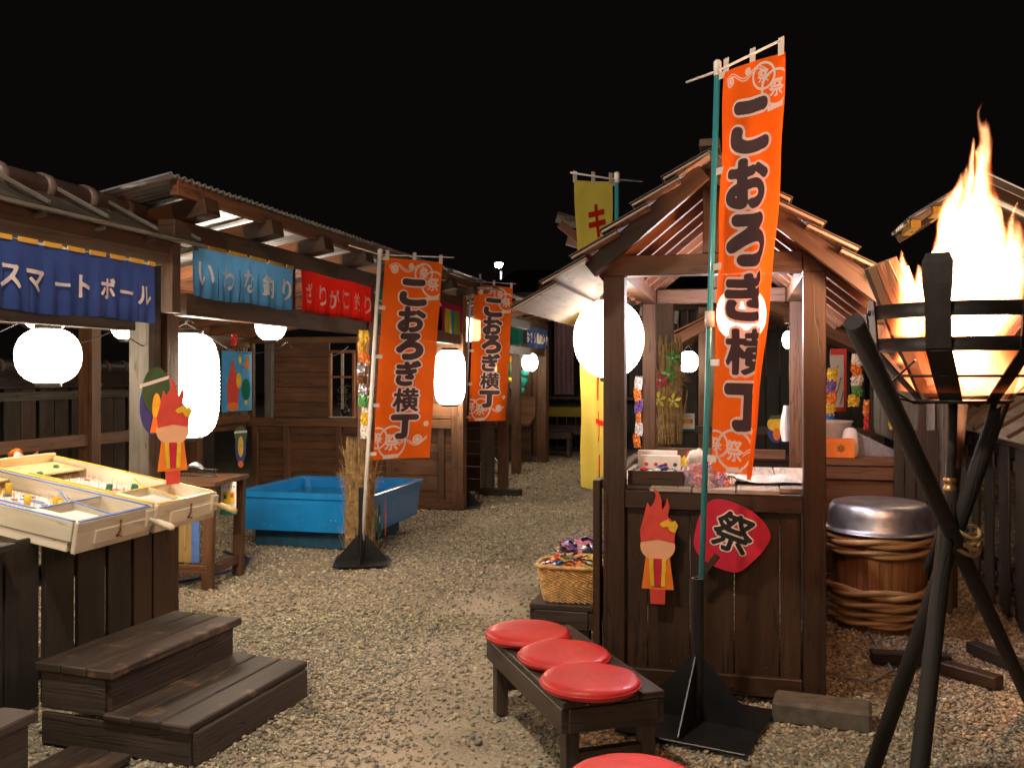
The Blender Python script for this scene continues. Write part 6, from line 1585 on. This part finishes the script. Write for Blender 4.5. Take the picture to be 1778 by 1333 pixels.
def pinwheel(label, loc, mat, r_=.085):
    t = thing('pinwheel', label, 'pinwheel', loc, random.uniform(-.3, .3), 'plastic pinwheels on the straw ornament')
    for k in range(5):
        a = 2 * PI * k / 5 + .3
        f = lambda s_, b_: Vector((r_ * s_ * math.cos(a + b_), -.03 * (1 - s_) - .01, r_ * s_ * math.sin(a + b_)))
        MB().raw([f(.08, 0), f(.7, -.28), f(1.0, .1), f(.55, .45)], [(0, 1, 2, 3)]).build('blade', M[mat], t)
    MB().lathe([(0, 0), (.012, 0), (.012, .01), (0, .012)], 8, c=(0, -.045, 0), rot=Matrix.Rotation(PI / 2, 3, 'X'), close=False).build('hub', M['white'], t)
M['pwg'] = plain('bright_green_plastic', (.05, .45, .08), .3); M['pwy'] = plain('bright_yellow_plastic', (.75, .62, .05), .3); M['pwr'] = plain('bright_crimson_plastic', (.6, .03, .10), .3)
for px, py, mt, lab in ((1168, 622, 'pwg', 'green pinwheel at the top of the straw ornament'), (1160, 650, 'pwg', 'green pinwheel in the middle of the straw ornament'), (1147, 660, 'pwr', 'crimson pinwheel left on the straw ornament'), (1143, 694, 'pwy', 'yellow pinwheel low left on the straw ornament'), (1170, 696, 'pwy', 'yellow pinwheel low right on the straw ornament')):
    pinwheel(lab, at(px, py, 8.95), mt)
s2 = thing('notice_board', 'small white notice with yellow picture and green foot on the rail behind the sweet stall', 'sign', at(1192, 733, 9.4), .24)
box(s2, 'sheet', (0, 0, 0), (.165, .008, .18), 'paper', b=.001); box(s2, 'picture', (0, -.007, .01), (.12, .004, .05), 'yellowp', b=.001); box(s2, 'green_foot', (0, -.002, -.078), (.165, .012, .022), 'green', b=.001)
box(s2, 'green_spot', (-.05, -.0105, .01), (.02, .002, .035), 'greenp', b=.0004); box(s2, 'red_spot', (.05, -.0105, .01), (.02, .002, .035), 'redp', b=.0004)
m = MB()
for k, ch in enumerate('あそび方'): put_glyph(m, ch, -.04 + .026 * k, .064, .024, lambda x, y: Vector((x, -.0055, y)), .02, 14)
m.build('lettering', M['inkblack'], s2)
cutboard('small yellow and blue board standing behind the counter right of the big banner', at(1348, 760, 7.4), (PI / 2, 0, .2), (('board', ell(0, .05, .07, .09), 'bluep2', 0, .006), ('yellow_disc', ell(0, .11, .075, .06), 'yellowp', .007, .003), ('green_band', [(-.06, .15), (.06, .155), (.05, .185), (-.05, .18)], 'dgreen', .011, .002), ('orange_patch', ell(0, .03, .03, .05), 'orangep', .011, .002)))
tw = thing('towel', 'crumpled white cloth hung on the back right post of the sweet stall', 'cloth', at(1370, 735, 6.15))
MB().grid(lambda u, v: Vector(((u - .5) * .09 * (1 + .3 * math.sin(v * 4)), -.02 * math.sin(u * 7), (v - .5) * .24)), 8, 10, sm=False).build('cloth_sheet', M['paper'], tw)
toy_bag('narrow strip of orange packets on the left back post of the sweet stall', at(1107, 715, 6.2), .05, .46, [CANDY[4], CANDY[3], CANDY[7], CANDY[3], CANDY[4], CANDY[3]], .2)

# ---- far house across the end of the lane
hs = thing('far_house', 'dark wooden house with veranda and pinkish curtain at the end of the lane', 'house', (-2.5, 19.6, 0))
def h(name, p0, p1, wd, th, mat, **k): return lb(name, Vector(p0) - Vector((1.0, 0, 0)), Vector(p1) - Vector((1.0, 0, 0)), wd, th, mat, hs, **k)
y0 = 19.6
h('veranda_edge', (-3.6, y0 - .6, 1.06), (2.6, y0 - .6, 1.06), .5, .07, 'umber')
for k in range(30): h('skirt_board', (-3.5 + .2 * k, y0 - .4, .02), (-3.5 + .2 * k, y0 - .4, 1.02), .185, .02, 'black', up=(0, 1, 0))
for k in range(34):
    if k in (4, 5, 6): continue
    h('wall_board', (-3.6 + .18 * k, y0 + .2, 1.1), (-3.6 + .18 * k, y0 + .2, 3.3), .165, .02, 'umber' if k % 3 else 'black', up=(0, 1, 0))
for x in (-3.55, -3.2, -1.95, -.6, .8, 2.3): h('post', (x, y0, 1.0), (x, y0, 3.4), .14, .14, 'umber', up=(0, 1, 0))
h('lintel', (-3.6, y0, 2.95), (2.6, y0, 2.95), .12, .12, 'umber')
for k in range(3): h('plaster_panel', (-.9 + 1.1 * k, y0 + .1, 1.9), (-.1 + 1.1 * k, y0 + .1, 1.9), .04, .75, 'plaster')
for k in range(8): h('lattice_bar', (-.9 + .2 * k, y0 + .02, 2.35), (-.9 + .2 * k, y0 + .02, 2.9), .04, .04, 'plaster', up=(0, 1, 0))
h('lattice_rail', (-1.0, y0 + .02, 2.33), (1.0, y0 + .02, 2.33), .05, .05, 'plaster')
h('roof_slab', (-4.2, y0, 3.55), (3.4, y0, 3.55), 3.4, .12, 'black', up=(0, -.25, 1))
cu = thing('door_curtain', 'long pinkish grey curtain beside the door of the far house', 'curtain', (-3.92, y0 - .1, 1.12))
MB().grid(lambda u, v: Vector((.42 * u, .04 * math.sin(u * 26), 1.75 * v)), 40, 4).build('curtain_cloth', M['curtain'], cu)
yb = tag(MB().box((0, 0, 0), (1.3, .12, .20), None, .01).build('yellow_board', plain('dull_yellow_board', (.36, .27, .03), .6), None, (-3.35, 18.7, .78)), 'dull yellow board leaning below the veranda of the far house', 'board')
tag(MB().lathe([(.10, 0), (.10, .8), (.17, .84), (.15, .92), (.02, 1.0)], 8).build('dark_stone_post', M['umber'], None, (-4.0, 17.6, .0)), 'dark post with small roof cap left of the curtain', 'post')
bench('far dark bench nearest the lane below the veranda', (-4.1, 17.0, 0), 0.04, 1.0, .36, .46, 'benches before the far house', n=3)
bench('second far bench behind the nearest one', (-4.0, 17.7, 0), .04, 1.2, .36, .50, 'benches before the far house', n=3)
bench('far bench closest to the veranda', (-3.8, 18.2, 0), .04, 1.6, .36, .52, 'benches before the far house', n=3)
# dark fence closing the lane left of the house, tree-dark backdrop of roofs
ff = thing('far_fence', 'tall grey board fence between the far stall and the house', 'fence', (-4.2, 17.6, 0))
for k in range(6): lb('board', (-4.65 + .13 * k, 17.9, 0), (-4.65 + .13 * k, 17.9, 2.6), .12, .02, 'grey', ff, up=(0, 1, 0))
lb('post', (-3.87, 17.85, 0), (-3.87, 17.85, 2.9), .11, .11, 'umber', ff, up=(0, 1, 0))
# small roofs and lamps against the sky
er = thing('eave_fragment', 'timber eave corner sticking out left of the yellow banner', 'eave', at(985, 400, 9.5))
a_, b_ = at(966, 377, 9.5), at(1003, 388, 9.5)
beam(er, 'roof_board', a_ - er.location, at(1040, 398, 9.5) - er.location, .5, .03, 'grey', up=(0, 0, 1)); beam(er, 'rafter', at(972, 388, 9.4) - er.location, at(1010, 420, 9.4) - er.location, .08, .08, 'rafter'); beam(er, 'beam', at(985, 415, 9.5) - er.location, at(1030, 428, 9.5) - er.location, .1, .12, 'plaster')
sl = thing('street_lamp', 'bright white street lamp on a tall pole beyond the lane', 'street lamp', at(866, 650, 38).to_3d())
sl.location.z = 0; zz = EYE + (HY - 459) / F * 38
MB().tube([(.02, .3, 0), (.02, .3, zz - .25)], .06, 8).build('pole', M['stand'], sl); MB().tube([(.02, .3, zz - .25), (0, 0.05, zz + .15)], .03, 6).build('arm', M['stand'], sl)
MB().lathe([(0, -.16), (.14, -.09), (.17, 0), (.12, .1), (0, .12)], 16, c=(0, 0, zz), close=False).build('bulb', M['lampwhite'], sl)
MB().lathe([(.19, .05), (.16, .14), (.05, .18)], 16, c=(0, 0, zz)).build('lamp_hood', M['umber'], sl)
sm_ = thing('spot_lamp', 'tiny lamp clipped to a dark post above the far stall', 'lamp', at(935, 510, 16.5))
MB().lathe([(.0, -.06), (.05, -.03), (.05, .04), (0, .05)], 10, rot=Matrix.Rotation(.9, 3, 'Y'), close=False).build('bulb', glow('spot_bulb', (1, .9, .7), 4), sm_)
MB().tube([(.02, .05, -.35), (.02, .05, .28)], .07, 8).build('post', M['umber'], sm_)
# assumed street lamp, added out of frame over the lane to light the foreground
ol = thing('assumed_lane_lamp', 'assumed street lamp on a wooden pole beside the camera, added out of frame to light the lane', 'street lamp', S(-3.0, 1.0))
MB().tube([(0, 0, 0), (0, 0, 4.5)], .07, 10).build('pole', M['brown'], ol); MB().tube([(0, 0, 4.35), (1.5, 1.5, 4.45)], .03, 8).build('arm', M['iron'], ol)
MB().lathe([(.24, 4.33), (.16, 4.45), (.04, 4.51)], 20, c=(1.5, 1.5, 0)).build('lamp_hood', M['iron'], ol)
MB().lathe([(0, 4.18), (.11, 4.22), (.15, 4.31), (.10, 4.40), (0, 4.41)], 16, c=(1.5, 1.5, 0), close=False).build('bulb', glow('assumed_lane_bulb', (1, .88, .70), 370), ol)
lantern(at(1078, 600, 15.0), .2, .22, 'added fill lantern far down the lane, hidden behind the post of the sweet stall', cord=.15)  # added unseen lantern, brightens the house and benches at the lane's end
